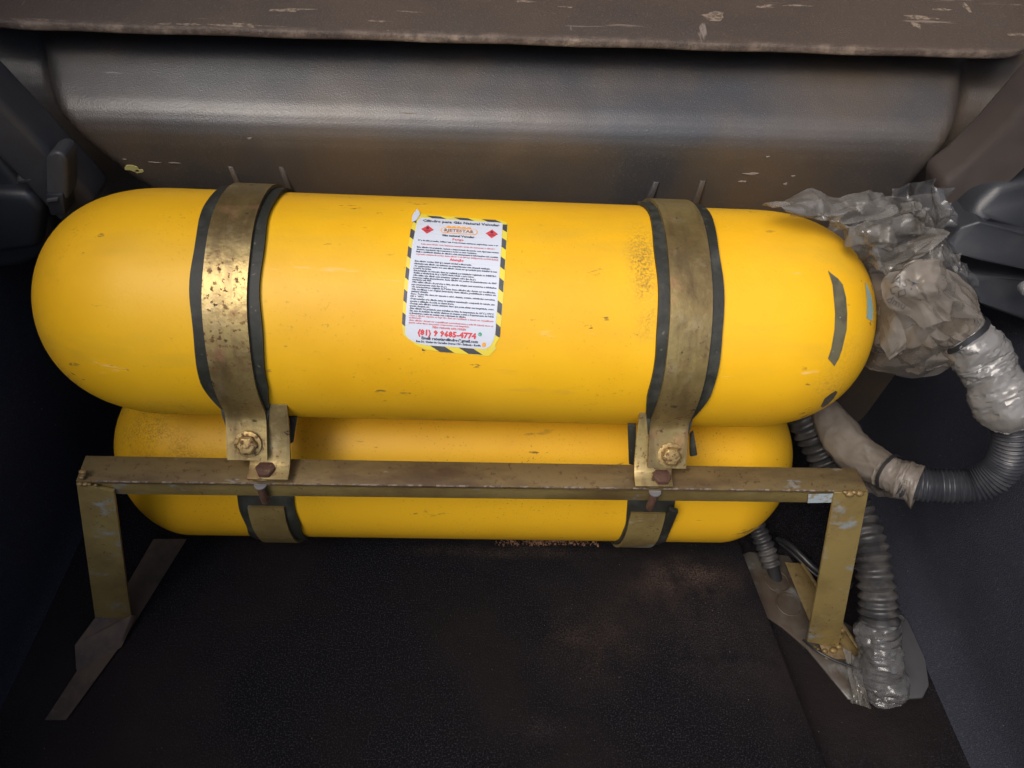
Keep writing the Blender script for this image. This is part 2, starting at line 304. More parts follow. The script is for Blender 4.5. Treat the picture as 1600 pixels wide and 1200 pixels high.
def sheet_rows(ctrl, nu, nv, amp, freq, seed=0.0):
    """crumpled film through rows of control points"""
    def cat(a, b, c, d, t): return 0.5*((2*b) + (c - a)*t + (2*a - 5*b + 4*c - d)*t*t + (3*b - a - 3*c + d)*t**3)
    def along(P, n):
        P = [Vector(p) for p in P]; Q = [2*P[0] - P[1]] + P + [2*P[-1] - P[-2]]; m = len(P) - 1; out = []
        for k in range(n):
            x = k/(n - 1)*m; i = min(int(x), m - 1); out.append(cat(Q[i], Q[i+1], Q[i+2], Q[i+3], x - i))
        return out
    A = [along(r, nu) for r in ctrl]; cols = [along([r[k] for r in A], nv) for k in range(nu)]
    rows = [[cols[k][j] for k in range(nu)] for j in range(nv)]; out = []
    sv = Vector((seed*3.1, seed*1.7, seed*5.3))
    for j in range(nv):
        row = []
        for k in range(nu):
            du = rows[j][min(k + 1, nu - 1)] - rows[j][max(k - 1, 0)]; dv = rows[min(j + 1, nv - 1)][k] - rows[max(j - 1, 0)][k]
            n = du.cross(dv); n = n.normalized() if n.length > 1e-9 else Vector((0, -1, 0))
            p = rows[j][k]; q = p + sv
            wu = 0.5*noise.noise(q*22 + Vector((5, 1, 2))); wv = 0.5*noise.noise(q*22 + Vector((1, 8, 3)))
            U, V = k/nu*freq*0.20 + wu*0.6, j/nv*freq*0.11 + wv*0.6
            d = amp*(0.75*crease(U, V, seed) + 0.30*crease(U*1.9 + 0.4*V, V*1.9, seed + 50) + 0.05*ridge(q, 60))
            s2 = Vector((noise.noise(q*freq*1.3 + Vector((3, 0, 0))), 0, noise.noise(q*freq*1.3 + Vector((0, 7, 0)))))*amp*0.35
            row.append(p + n*d + s2)
        out.append(row)
    return out

# ------------------------------------------------------------------ the boot
b = MB(); b.box((-0.75, -0.6, -0.06), (0.85, 1.0, -0.035)); structure(b.build('boot_well', carpet))
b = MB()
edge = [(0.436, -0.3), (0.431, 0.262), (0.397, 0.552), (0.378, 0.70), (0.375, 0.80)]
b.prism([(-0.60, -0.3, 0.0)] + [(x, y, 0.0) for x, y in edge] + [(-0.60, 0.80, 0.0)], (0, 0, -0.014))
structure(b.build('boot_floor', carpet, bevel=0.003))
# side linings: slightly bulged carpeted walls with an arch over the wheel
def side_wall(name, x0, lean, sgn, label):
    b = MB(); rows = []
    for i in range(41):
        y = -0.35 + 1.35*i/40; row = []
        for j in range(37):
            z = -0.05 + 0.85*(j/36)**1.6
            bulge = 0.025*math.exp(-((y - 0.55)/0.3)**2)*sstep(0.5, 0.1, z)
            fz = z + 0.05; fil = 0.075 - math.sqrt(max(0, 0.075**2 - (0.075 - fz)**2)) if fz < 0.075 else 0
            row.append((x0 + sgn*(lean*max(0, z) - fil - bulge + 0.004*noise.noise(Vector((y*5, z*5, x0)))), y, z))
        rows.append(row)
    b.grid(rows); back = [[(p[0] + sgn*0.02, p[1], p[2]) for p in r] for r in rows]; b.grid(back)
    o = b.build(name, carpet_wall); return tag(o, label, 'side wall')
side_wall('carpet_wall', -0.575, 0.06, -1, 'dark navy carpeted side wall left of the yellow cylinders')
side_wall('carpet_wall', 0.675, 0.07, 1, 'dark navy carpeted side wall right of the hoses')

# moulded plastic panel behind the cylinders: raised field with a rounded ledge
def trim():
    prof_b = [(0.757, -0.03), (0.757, 0.10), (0.757, 0.25), (0.757, 0.38), (0.757, 0.45), (0.757, 0.49), (0.757, 0.515), (0.7582, 0.528), (0.7615, 0.5395), (0.7675, 0.5490), (0.776, 0.5565), (0.79, 0.5655), (0.812, 0.5785), (0.825, 0.5855), (0.840, 0.5905), (0.855, 0.5925), (0.875, 0.5930), (0.900, 0.5935)]
    prof_r = [(0.805, -0.03), (0.805, 0.10), (0.806, 0.25), (0.808, 0.38), (0.812, 0.45), (0.815, 0.49), (0.817, 0.515), (0.820, 0.531), (0.825, 0.545), (0.832, 0.556), (0.84, 0.565), (0.852, 0.573), (0.862, 0.580), (0.870, 0.586), (0.877, 0.589), (0.885, 0.591), (0.893, 0.592), (0.905, 0.593)]
    def dens(pr):
        o = []
        for i in range(len(pr) - 1):
            k = 5 if i < 6 else 3
            for t in range(k): f = t/k; o.append((pr[i][0] + (pr[i+1][0] - pr[i][0])*f, pr[i][1] + (pr[i+1][1] - pr[i][1])*f))
        return o + [pr[-1]]
    B, Q = dens(prof_b), dens(prof_r); rows = []
    for i in range(201):
        x = -0.70 + 1.50*i/200; row = []
        for (yb, zb), (yr, zr) in zip(B, Q):
            xl = interp([0.0, 0.40, 0.44, 0.464, 0.51, 0.545, 0.60], [-0.36, -0.36, -0.375, -0.400, -0.437, -0.462, -0.485], zb)
            xr = interp([0.0, 0.40, 0.44, 0.48, 0.56, 0.60], [0.46, 0.47, 0.49, 0.512, 0.540, 0.552], zb)
            m = sstep(xl - 0.028, xl + 0.012, x)*sstep(xr + 0.03, xr - 0.012, x)
            y = yr + (yb - yr)*m; z = zr + (zb - zr)*m
            y += 0.0015*noise.noise(Vector((x*6, z*9, 1))); z += 0.0165*(x - 0.5)*sstep(0.30, 0.50, z)
            row.append((x, y, z))
        rows.append(row)
    b = MB(); b.grid(rows); b.grid([[(p[0], p[1] + 0.012 + 0.0*p[2], p[2] - 0.0) for p in r] for r in rows])
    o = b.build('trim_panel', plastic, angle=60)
    return tag(o, 'dark grey moulded plastic panel with rounded ledge behind the yellow cylinders', 'panel')
tp = trim()
# pale chips and a yellowish splash stuck on the panel
def chip(name, pts, material, parent, off=0.0012):
    b = MB(); b.prism(pts, (0, off, 0)); return b.build(name, material, parent, bevel=0.0003, seg=1)
random.seed(5)
def blob(c, rx, rz, n=9, jit=0.35):
    c = Vector(c); out = []
    for k in range(n):
        a = 2*math.pi*k/n; s = 1 + jit*(random.random() - 0.5)*2
        out.append(c + Vector((rx*math.cos(a)*s, 0, rz*math.sin(a)*s)))
    return out
chip('paint_splash', blob((-0.3953,0.7565,0.4685), 0.007, 0.004), moss_m, tp)
chip('paint_splash', blob((-0.3884,0.7565,0.4655), 0.005, 0.003), moss_m, tp)
chip('scratch_mark', blob((-0.2549,0.7565,0.5118), 0.0025, 0.0015), speck_m, tp)
for c, w_, h_ in [((-0.3670,0.7566,0.4778), .006, .0008), ((-0.3444,0.7566,0.4780), .006, .0008), ((-0.3993,0.7566,0.4803), .003, .001), ((0.3062,0.7566,0.4825), .005, .0012), ((0.3145,0.7566,0.4930), .010, .0015), ((0.3582,0.7566,0.4822), .003, .0015), ((0.3638,0.7566,0.4926), .003, .001), ((-0.0777,0.7566,0.5496), .008, .0007), ((0.3263,0.7566,0.5157), .003, .001)]:
    chip('scratch_mark', blob(c, w_, h_, 8, 0.4), speck_m, tp, 0.0008)

def rib(p0, p1):
    p0, p1 = Vector(p0), Vector(p1); wv_ = Vector((0.0042, 0, 0)); f_ = Vector((0, -0.006, 0)); b = MB()
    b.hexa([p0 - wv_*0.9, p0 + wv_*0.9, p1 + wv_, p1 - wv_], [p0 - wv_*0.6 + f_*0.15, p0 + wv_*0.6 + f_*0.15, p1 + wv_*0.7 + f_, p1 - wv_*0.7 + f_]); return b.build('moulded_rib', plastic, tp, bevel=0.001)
rib((-0.2839,0.7575,0.4760), (-0.2765,0.7575,0.4429)); rib((-0.2272,0.7575,0.4802), (-0.2199,0.7575,0.4454)); rib((0.2059,0.7575,0.4776), (0.2006,0.7575,0.4495)); rib((0.2602,0.7575,0.4816), (0.2574,0.7575,0.4519))

# scratched board over the ledge (its front edge has worn pale)
def shelf():
    z0, z1 = 0.596, 0.6055; Y = 0.808; pl = []
    for k in range(13):
        a = math.pi/2*k/12; pl.append((-0.468 - 0.11*math.cos(a), Y + 0.045*(1 - math.sin(a))))
    for k in range(1, 25): pl.append((-0.468 + 1.023*k/25, Y + 0.0012*math.sin(k*1.7)))
    for k in range(13):
        a = math.pi/2*k/12; pl.append((0.555 + 0.075*math.sin(a), Y + 0.06*(1 - math.cos(a))))
    pl += [(0.66, 0.90), (0.70, 1.6), (-0.70, 1.6), (-0.62, 0.90)]
    b = MB(); b.prism([(x, y, z1 + 0.0175*(x + 0.468) + 0.10*max(0, y - Y)) for x, y in pl], (0, 0, -(z1 - z0)))
    o = b.build('cover_board', board, bevel=0.003, seg=3)
    return tag(o, 'scratched brown board along the top, above the grey plastic ledge', 'board')
cb = shelf()
def top_mark(c, rx, ry, n=10):
    c = Vector(c); zz = lambda y: 0.6055 + 0.0175*(c.x + 0.468) + 0.10*(y - 0.808) + 0.0004
    pts = []
    for k in range(n):
        a = 2*math.pi*k/n; s = 1 + 0.75*(random.random() - 0.5)*2
        y = max(c.y, 0.808 + ry + 0.004) + ry*math.sin(a)*s; pts.append((c.x + rx*math.cos(a)*s, y, zz(y) + 0.0175*rx*math.cos(a)*s))
    b = MB(); b.prism(pts, (0, 0, -0.0008)); return b.build('scuff_mark', scuff, cb, smooth=False)
for c, rx, ry in [((-0.2098,0.8501,0.6170), .020, .004), ((-0.2540,0.7971,0.6090), .028, .003), ((-0.3070,0.7876,0.6090), .010, .002), ((-0.3349,0.7860,0.6090), .006, .002), ((0.5040,0.8788,0.6120), .018, .0035), ((0.4885,0.8616,0.6110), .004, .008), ((0.5348,0.8996,0.6140), .012, .002), ((0.5656,0.9071,0.6140), .0025, .008), ((0.5559,0.9552,0.6200), .008, .003), ((0.6033,0.8456,0.6100), .012, .003),((-0.4690,0.7794,0.6110), .026, .0016)]:
    top_mark(c, rx, ry)
for c in ((-0.1021,0.8050,0.6110), (-0.1149,0.8321,0.6130), (0.2576,0.8686,0.6130), (0.3266,0.8929,0.6140), (0.3606,0.8971,0.6140), (-0.0822,0.8547,0.6160), (0.0929,0.8769,0.6160), (0.0458,0.8869,0.6170), (0.1975,0.9163,0.6170)):
    top_mark(c, random.choice((.0015, .012, .008)), random.choice((.008, .0012, .004)))
# pillar trims
p = thing('pillar_trim', 'grey slanted plastic trim with an upright clip left of upper cylinder', 'trim', (-0.4418,0.7000,0.5034))
b = MB(); b.prism([(-0.4834,0.6800,0.6350), (-0.4696,0.6900,0.5896), (-0.4502,0.7000,0.5307), (-0.4350,0.7100,0.4823), (-0.4270,0.7150,0.4488), (-0.4771,0.7150,0.4177), (-0.4852,0.7000,0.4770), (-0.4978,0.6900,0.5271), (-0.5120,0.6800,0.5768)], (0, 0.05, 0)); b.build('trim_band', plastic_grey, p, bevel=0.008, seg=3)
b = MB(); b.prism([(-0.4612,0.6880,0.4716), (-0.4436,0.6880,0.5177), (-0.4384,0.6880,0.5244), (-0.4302,0.6880,0.5277), (-0.4234,0.6880,0.5258), (-0.4216,0.6880,0.5187), (-0.4389,0.6880,0.4709)], (0, 0.03, 0)); b.build('clip', plastic_grey, p, bevel=0.0035, seg=3)
b = MB(); b.prism([(-0.4593,0.6840,0.4789), (-0.4393,0.6840,0.4798), (-0.4464,0.6840,0.4524), (-0.4635,0.6840,0.4516)], (0, 0.03, 0)); b.build('clip_catch', plastic_black, p, bevel=0.003)
b = MB(); b.prism([(-0.4572,0.6810,0.4747), (-0.4445,0.6810,0.4768), (-0.4461,0.6810,0.4729), (-0.4588,0.6810,0.4707)], (0, 0.01, 0)); b.build('clip_tongue', plastic_grey, p, bevel=0.001)
p = thing('lamp_housing', 'black plastic housing at the left edge beneath the slanted grey trim', 'housing', (-0.5120,0.7000,0.4453))
b = MB(); b.prism([(-0.5401,0.7150,0.5546), (-0.5112,0.7150,0.5079), (-0.4948,0.7150,0.4607), (-0.4851,0.7150,0.4208), (-0.5052,0.7150,0.3730), (-0.5508,0.7150,0.3520), (-0.6466,0.7150,0.3383)], (0, 0.06, 0)); b.build('shell', plastic_black, p, bevel=0.012, seg=3)
b = MB(); b.prism([(-0.5760,0.7000,0.4667), (-0.5150,0.7000,0.4694), (-0.4851,0.7000,0.4691), (-0.4786,0.7000,0.4467), (-0.5055,0.7000,0.3936), (-0.6235,0.7000,0.3703)], (0, 0.03, 0)); b.build('lower_lip', plastic_black, p, bevel=0.010, seg=3)
b = MB(); b.prism([(-0.4906,0.7000,0.4891), (-0.4726,0.7000,0.4914), (-0.4744,0.7000,0.4806), (-0.4953,0.7000,0.4781)], (0, 0.02, 0)); b.build('peg', plastic_grey, p, bevel=0.005, seg=3)
b = MB(); b.prism([(0.5479,0.6900,0.6613), (0.5397,0.6950,0.6205), (0.5318,0.7000,0.5796), (0.5233,0.7100,0.5383), (0.5111,0.7150,0.5165), (0.5291,0.7000,0.4594), (0.5503,0.7000,0.4700), (0.5530,0.7000,0.4823), (0.5601,0.7000,0.5012), (0.5707,0.7000,0.5285), (0.5797,0.6900,0.5655), (0.5936,0.6900,0.5878)], (0, 0.05, 0))
tag(b.build('pillar_trim', plastic_brown, None, (0.5475,0.7000,0.5314), bevel=0.009, seg=3), 'brownish slanted plastic trim right of the crumpled clear bag', 'trim')
p = thing('vent_trim', 'black plastic trim of stacked rounded ledges at the right edge', 'trim', (0.6132,0.6700,0.4537))
b = MB(); b.prism([(0.5546,0.6850,0.5317), (0.5788,0.6850,0.5389), (0.6489,0.6850,0.5404), (0.6842,0.6600,0.4642), (0.5975,0.6600,0.4850), (0.5501,0.6650,0.4963), (0.5312,0.6700,0.4886), (0.5367,0.6800,0.5102)], (0, 0.05, 0)); b.build('ledge', plastic_black, p, bevel=0.010, seg=3)
b = MB(); b.prism([(0.5144,0.6650,0.4728), (0.5237,0.6650,0.4919), (0.5383,0.6600,0.5034), (0.5882,0.6550,0.4967), (0.6683,0.6500,0.4799), (0.6866,0.6350,0.4387), (0.6038,0.6400,0.4568), (0.5514,0.6450,0.4632), (0.5184,0.6500,0.4694)], (0, 0.06, 0)); b.build('ledge', plastic_black, p, bevel=0.010, seg=3)
b = MB(); b.prism([(0.5486,0.6700,0.4326), (0.6227,0.6500,0.4331), (0.7004,0.6450,0.4262), (0.7313,0.6300,0.3655), (0.6389,0.6300,0.3878), (0.5820,0.6400,0.4016)], (0, 0.06, 0)); b.build('ledge', plastic_black, p, bevel=0.010, seg=3)
b = MB(); b.tube([Vector((0.6107,0.6280,0.4396)) + Vector((0, -0.004 + 0.012*k, 0)) for k in range(2)], 0.007, 16); b.build('stud', zinc, p, bevel=0.002)

# unseen body shell added to block sky light: roof and tall sides, open towards the photographer
b = MB()
b.box((-0.85, 0.85, 1.40), (0.95, 2.6, 1.45)); b.box((-0.85, 2.4, -0.05), (0.95, 2.45, 1.40)); b.box((-0.85, -0.35, -0.05), (-0.80, 2.6, 1.40)); b.box((0.90, -0.35, -0.05), (0.95, 2.6, 1.40))
structure(b.build('unseen_car_body', car_paint))
b = MB(); b.box((-0.80, -0.40, -0.06), (0.90, -0.32, 0.42)); structure(b.build('rear_sill', plastic_black, bevel=0.01))

# ------------------------------------------------------------------ gas cylinders
CY = {'upper': ((-0.0115, 0.6214, 0.388), 0.122, 0.897, 0.140, 2.35), 'lower': ((-0.0161, 0.6219, 0.141), 0.122, 0.90, 0.10, 1.8)}
def profile(R0, L, a, n):
    h = L/2 - a; pr = []
    for k in range(29):
        t = math.pi/2*k/28; pr.append((-h - a*math.cos(t)**(2/n), R0*math.sin(t)**(2/n)))
    for k in range(1, 30): pr.append((-h + 2*h*k/30, R0))
    return pr + [(-x, r) for x, r in pr[28::-1]]
def cyl_body(key):
    (cx, cy, cz), R0, L, a, n = CY[key]; b = MB(); rows = []
    for x, r in profile(R0, L, a, n):
        r = max(r, 0.0004); rows.append([(cx + x, cy - r*math.sin(t), cz + r*math.cos(t)) for t in [2*math.pi*k/96 for k in range(96)]])
    b.grid(rows, True); return b
def on_cyl(key, x, phi, off=0.0):
    (cx, cy, cz), R0 = CY[key][:2]; r = R0 + off
    return Vector((x, cy - r*math.sin(phi), cz + r*math.cos(phi)))
gA = 'yellow gas cylinders stacked one above the other'
up = thing('gas_cylinder', 'upper yellow gas cylinder with a white warning label on its side', 'gas cylinder', CY['upper'][0], gA)
lo = thing('gas_cylinder', 'lower yellow gas cylinder behind the gold painted crossbar', 'gas cylinder', CY['lower'][0], gA)
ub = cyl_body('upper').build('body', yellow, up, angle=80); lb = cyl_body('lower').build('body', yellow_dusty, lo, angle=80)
for key, root in (('upper', up),):
    (cx, cy, cz), R0, L, a, n = CY[key]; b = MB()
    b.tube([(cx + L/2 + q, cy, cz) for q in (-0.006, 0.012, 0.013, 0.03)], [0.022, 0.020, 0.016, 0.016], 20); b.build('neck', boltm, root)
# worn patches on the right dome
def on_body(pts, off, key='upper'):
    (cx, cy, cz), R0, L, a, n = CY[key]; h = L/2 - a; out = []
    for p in pts:
        x = p[0] - cx; d = max(0, abs(x) - h)/a
        nr = Vector((math.copysign(n*d**(n-1)/a, x) if d > 0 else 0, 0, 0)); rr = Vector((0, p[1] - cy, p[2] - cz)); q = rr.length/R0
        nr += rr.normalized()*(n*q**(n-1)/R0 if d > 0 else 1); out.append(Vector(p) + nr.normalized()*off)
    return out
def patch(name, left, right, material, root, off=0.0007, key='upper'):
    l, r = on_body(left, off, key), on_body(right, off, key); rows = []
    for p, q in zip(l, r):
        rows.append([tuple(v) for v in on_body([p.lerp(q, k/4) for k in range(5)], 0.0, key)])
    b = MB(); b.grid(rows); o = b.build(name, material, root); return o
patch('worn_tape', [(0.3463,0.5760,0.4963), (0.3476,0.5705,0.4935), (0.3495,0.5631,0.4891), (0.3501,0.5523,0.4818), (0.3517,0.5406,0.4713), (0.3522,0.5301,0.4596), (0.3516,0.5194,0.4436), (0.3502,0.5147,0.4347), (0.3560,0.5141,0.4292)],
      [(0.3482,0.5745,0.4952), (0.3571,0.5705,0.4907), (0.3619,0.5665,0.4868), (0.3648,0.5562,0.4791), (0.3663,0.5444,0.4685), (0.3669,0.5339,0.4567), (0.3648,0.5226,0.4409), (0.3633,0.5178,0.4321), (0.3602,0.5140,0.4249)], tape_m, up)
patch('blue_patch', [(0.3953,0.5842,0.4761), (0.3948,0.5725,0.4706), (0.3948,0.5615,0.4630), (0.3940,0.5528,0.4560)], [(0.3974,0.5843,0.4744), (0.4036,0.5774,0.4651), (0.4062,0.5682,0.4558), (0.4054,0.5579,0.4475)], blue_m, up)
patch('bare_chip', [(0.3677,0.5127,0.3658), (0.3652,0.5097,0.3814), (0.3698,0.5114,0.3867), (0.3750,0.5137,0.3894)], [(0.3734,0.5168,0.3593), (0.3779,0.5179,0.3633), (0.3801,0.5172,0.3736), (0.3794,0.5159,0.3851)], chip_m, up)

# the printed label, bent round the upper cylinder
LX, LPHI, LROT = -0.0215, R(32.2), R(2.6)
def lab(u, v, off):
    c, s = math.cos(LROT), math.sin(LROT)
    x = u*c + v*s; y = -u*s + v*c
    return on_cyl('upper', LX + x, LPHI - y/CY['upper'][1], off)
def lab_poly(b, poly, off, step=0.006):
    """clipped polygon split into short strips so that it bends with the wall"""
    bm = bmesh.new(); f = bm.faces.new([bm.verts.new((x, y, 0)) for x, y in poly])
    ys = [p[1] for p in poly]; y = math.floor(min(ys)/step)*step
    while y < max(ys):
        bmesh.ops.bisect_plane(bm, geom=bm.verts[:] + bm.edges[:] + bm.faces[:], plane_co=(0, y, 0), plane_no=(0, 1, 0)); y += step
    bm.verts.index_update(); b.add([lab(v.co.x, v.co.y, off) for v in bm.verts], [tuple(v.index for v in f.verts) for f in bm.faces]); bm.free()
mm = 0.001
b = MB()
outline = [(-43, 75), (-38, 72.5), (0, 71.5), (40, 70.5), (46, 67.5), (47.3, 60), (47.3, -30), (46.5, -56), (43, -64), (44, -68), (37.5, -76), (10, -75.5), (-22, -74), (-31, -71), (-40, -65), (-45, -61), (-47, -53), (-47.6, 0), (-47, 50), (-45.5, 62), (-46, 66)]
lab_poly(b, [(x*mm, y*mm) for x, y in outline], 0.0005)
# paper has a thickness
label = b.build('warning_label', hazard_yellow, up, smooth=False)
b = MB()
white = [(-39.5, 66.2), (0, 66), (41.5, 66), (42, 60), (42, -55), (40.5, -61), (37.5, -66), (33, -69), (-24, -69), (-33, -67.5), (-40, -64), (-43.5, -60), (-44, -50), (-43.5, 30), (-42, 60)]
lab_poly(b, [(x*mm, y*mm) for x, y in white], 0.0008); b.build('white_panel', paper, label, smooth=False)
# hazard stripes along the border
b = MB()
def clip_poly(poly, x0, x1, y0, y1):
    def cl(P, ins, cut):
        o = []
        for i in range(len(P)):
            a, c = P[i], P[(i+1) % len(P)]
            if ins(a): o.append(a)
            if ins(a) != ins(c): o.append(cut(a, c))
        return o
    def cx_(X): return lambda a, c: (X, a[1] + (c[1]-a[1])*(X-a[0])/(c[0]-a[0]))
    def cy_(Y): return lambda a, c: (a[0] + (c[0]-a[0])*(Y-a[1])/(c[1]-a[1]), Y)
    for ins, cut in ((lambda p: p[0] >= x0, cx_(x0)), (lambda p: p[0] <= x1, cx_(x1)), (lambda p: p[1] >= y0, cy_(y0)), (lambda p: p[1] <= y1, cy_(y1))):
        poly = cl(poly, ins, cut)
        if len(poly) < 3: return None
    return poly
def stripe(x0, x1, y0, y1, horizontal):
    if horizontal:
        k = x0 - 20
        while k < x1 + 20:
            q = clip_poly([(k, y1), (k + 14, y1), (k + 14 + 1.7*(y1-y0), y0), (k + 1.7*(y1-y0), y0)], x0, x1, y0, y1)
            if q: lab_poly(b, [(x*mm, y*mm) for x, y in q], 0.0007)
            k += 27.5
    else:
        k = y0 - 20
        while k < y1 + 20:
            q = clip_poly([(x0, k), (x1, k - 0.75*(x1-x0)), (x1, k + 11 - 0.75*(x1-x0)), (x0, k + 11)], x0, x1, y0, y1)
            if q: lab_poly(b, [(x*mm, y*mm) for x, y in q], 0.0007)
            k += 22
stripe(-42, 45.5, 66.5, 70.3, True); stripe(-27, 36.5, -75, -69.3, True); stripe(-47.2, -43.0, -52, 63, False); stripe(42.2, 46.6, -56, 64, False)
b.build('hazard_stripes', hazard_black, label, smooth=False)
# lifted corner
b = MB(); b.grid([[tuple(lab(x*mm, y*mm, o)) for x, y, o in row] for row in [[(-47.2, 58, .0009), (-43.5, 61, .0010)], [(-47.6, 66, .0030), (-42, 66, .0012)], [(-44, 76, .0045), (-40.5, 71.5, .0014)]]]); b.build('peeled_corner', paper, label)

def text_mesh(s, size, bold=0.0):
    c = bpy.data.curves.new('t', 'FONT'); c.body = s; c.size = size; c.offset = bold; c.resolution_u = 1; c.align_x = 'LEFT'
    o = bpy.data.objects.new('t', c); col.objects.link(o); dg = bpy.context.evaluated_depsgraph_get(); dg.update()
    me = bpy.data.meshes.new_from_object(o.evaluated_get(dg)); vs = [v.co.copy() for v in me.vertices]; fs = [tuple(p.vertices) for p in me.polygons]
    bpy.data.objects.remove(o); bpy.data.curves.remove(c); bpy.data.meshes.remove(me); return vs, fs
def put(b, s, x0, x1, v, h, bold=0.0, off=0.0011):
    """text between x0 and x1 (mm) on base line v (mm), cap height h (mm)"""
    vs, fs = text_mesh(s, 1.0, bold); w0 = min(p.x for p in vs); w1 = max(p.x for p in vs); k = (x1 - x0)/(w1 - w0)
    b.add([lab((x0 + (p.x - w0)*k)*mm, (v - h/2 + p.y*h/0.70)*mm, off) for p in vs], fs)
b = MB(); put(b, 'Cilindro para Gás Natural Veicular', -37, 39, 61.5, 3.6, 0.03); b.build('title_text', ink, label, smooth=False)
b = MB(); put(b, 'RJETESTAR', -14.5, 14.5, 49.6, 3.8, 0.03, 0.0013); b.build('logo_text', ink_brown, label, smooth=False)
b = MB()
def pill(b, hw, hh, off, cx=0, cy=49.6):
    P = [(cx + hw - hh + hh*math.cos(t), cy + hh*math.sin(t)) for t in [math.pi*(k/10 - .5) for k in range(11)]] + [(cx - hw + hh + hh*math.cos(t), cy + hh*math.sin(t)) for t in [math.pi*(k/10 + .5) for k in range(11)]]
    lab_poly(b, [(x*mm, y*mm) for x, y in P], off)
pill(b, 18.2, 3.9, 0.00095)
for k in range(5): lab_poly(b, [((-10.5 + 4.9*k + 2.6*math.cos(t))*mm, (53.6 + 2.6*math.sin(t))*mm) for t in [math.pi*q/8 for q in range(9)]], 0.0009)
b.build('logo_frame', ink_orange, label, smooth=False)
b = MB(); pill(b, 17.3, 3.1, 0.0011); b.build('logo_field', paper, label, smooth=False)
for q, nm in (('Gás natural Veicular', (-16.5, 15.5, 42.8, 2.5, 0.04)), ('Email: retestarcilindro@gmail.com', (-28, 26, -62, 2.7, 0.045)), ('Rua Dr. Gustav de Carvalho Soares 194 - Estância - Recife', (-33, 29, -65.6, 1.9, 0.045))):
    b = MB(); put(b, q, *nm); b.build('text_line', ink, label, smooth=False)
for q, nm in (('Perigo', (-5.6, 5.2, 38.4, 2.3, 0.03)), ('Atenção', (-6.6, 7, 15.4, 2.7, 0.04)), ('Não remova este rótulo', (-18, 14, -50.8, 2.4, 0.025))):
    b = MB(); put(b, q, *nm); b.build('text_line', ink_red, label, smooth=False)
b = MB(); put(b, '(81) 9 9685-4774', -32, 24, -56.6, 5.2, 0.05); b.build('phone_text', ink_red, label, smooth=False)
dark = [('Gás de alta pressão, inflamável. Pode formar misturas explosivas com o ar', 34.6, -39, 39),
 ('Este cilindro foi projetado, testado e inspecionado de acordo com rigorosas normas', 26.6, -39, 40), ('técnicas, atendendo rigorosamente a todos os seus requisitos.', 24.0, -39, 19), ('Exija o certificado técnico do cilindro e leia atentamente as informações nele contidas.', 21.4, -39, 40),
 ('-Este cilindro contém GNV (gás natural veicular) a alta pressão.', 11.3, -40, 15), ('-Mantenha este cilindro em ambiente ou compartimentos com adequada ventilação.', 8.7, -40, 33), ('-Os equipamentos usados com esse cilindro devem ser apropriados para trabalhar às suas', 6.2, -40, 39.5), ('pressões de serviço.', 4.0, -40, -23),
 ('-Sua instalação ou remoção deve ser realizada por instalador registrado no INMETRO.', 1.7, -40, 39.5), ('-Realize a transferência de gás (GNV) desde veículo e para outros.', -0.6, -40, 18), ('-Não utilize este cilindro para armazenar qualquer outro tipo de gás.', -3.0, -40, 20), ('-Somente realize abastecimento deste cilindro em postos de abastecimento de GNV', -5.3, -40.5, 40), ('autorizados pela ANP.', -7.3, -40.5, -22),
 ('-Não utilize cilindro de paredes a vista, que não estejam seus acessórios e tubulações', -9.6, -40.5, 40), ('para armazenamento deste tipo de gás.', -12.0, -40.5, -7), ('-As características originais de fábrica desse cilindro não devem ser modificadas.', -14.2, -40.5, 39.5), ('-Não modifique a cor original (amarelado) deste cilindro, possibilitando a mistura em', -16.5, -40.5, 40), ('qualquer situação.', -18.6, -40.5, -24),
 ('-Pare - Todos não deve ser exposto a calor, chamas, contato, substâncias corrosivas,', -21, -41, 39.5), ('sais e ácidos.', -23, -41, -28), ('-Despressurize este cilindro antes de qualquer manutenção e suspenda do veículo, que', -25.5, -41, 39.5), ('execute a utilização de solda ou chama aberta.', -27.9, -41, 1), ('-Proteja este cilindro contra qualquer dano que possa afetar sua integridade, como', -30.1, -41, 39), ('quedas, choques, etc.', -32.3, -41, -22),
 ('-Este cilindro foi projetado para trabalhar na faixa de temperatura de -20°C a +70°C.', -34.6, -41, 39.5), ('-Em caso de incêndio de veículo afaste-se do mesmo e avise o Departamento de Polícia', -36.9, -41, 39.5), ('ou Bombeiros e entre em contato com o fabricante do cilindro.', -39.2, -41, 13)]
for s, v, x0, x1 in dark:
    b = MB(); put(b, s, x0, x1, v, 1.55, 0.042); b.build('text_line', ink_soft, label, smooth=False)
red = [('Leia este rótulo com bastante atenção antes de manusear o cilindro', 30.4, -35, 36), ('A pressão máxima de serviço deste cilindro é de 200 bar (20Mpa/cm2 ou 2900 lbs/in2)', 18.7, -39, 40), ('-Caso o cilindro exposto ao fogo não deve ser reutilizado e deverá ser requalificado', -41.3, -41, 39.5), ('ou fabricado.', -43.4, -41, -29), ('-Este cilindro deverá ser requalificado periodicamente a cada 05 (cinco) anos ou', -45.8, -41, 39.5), ('quando sofrer danos que possam comprometer a sua integridade.', -48.1, -41, 17)]
for s, v, x0, x1 in red:
    b = MB(); put(b, s, x0, x1, v, 1.5, 0.034); b.build('text_line', ink_pink, label, smooth=False)
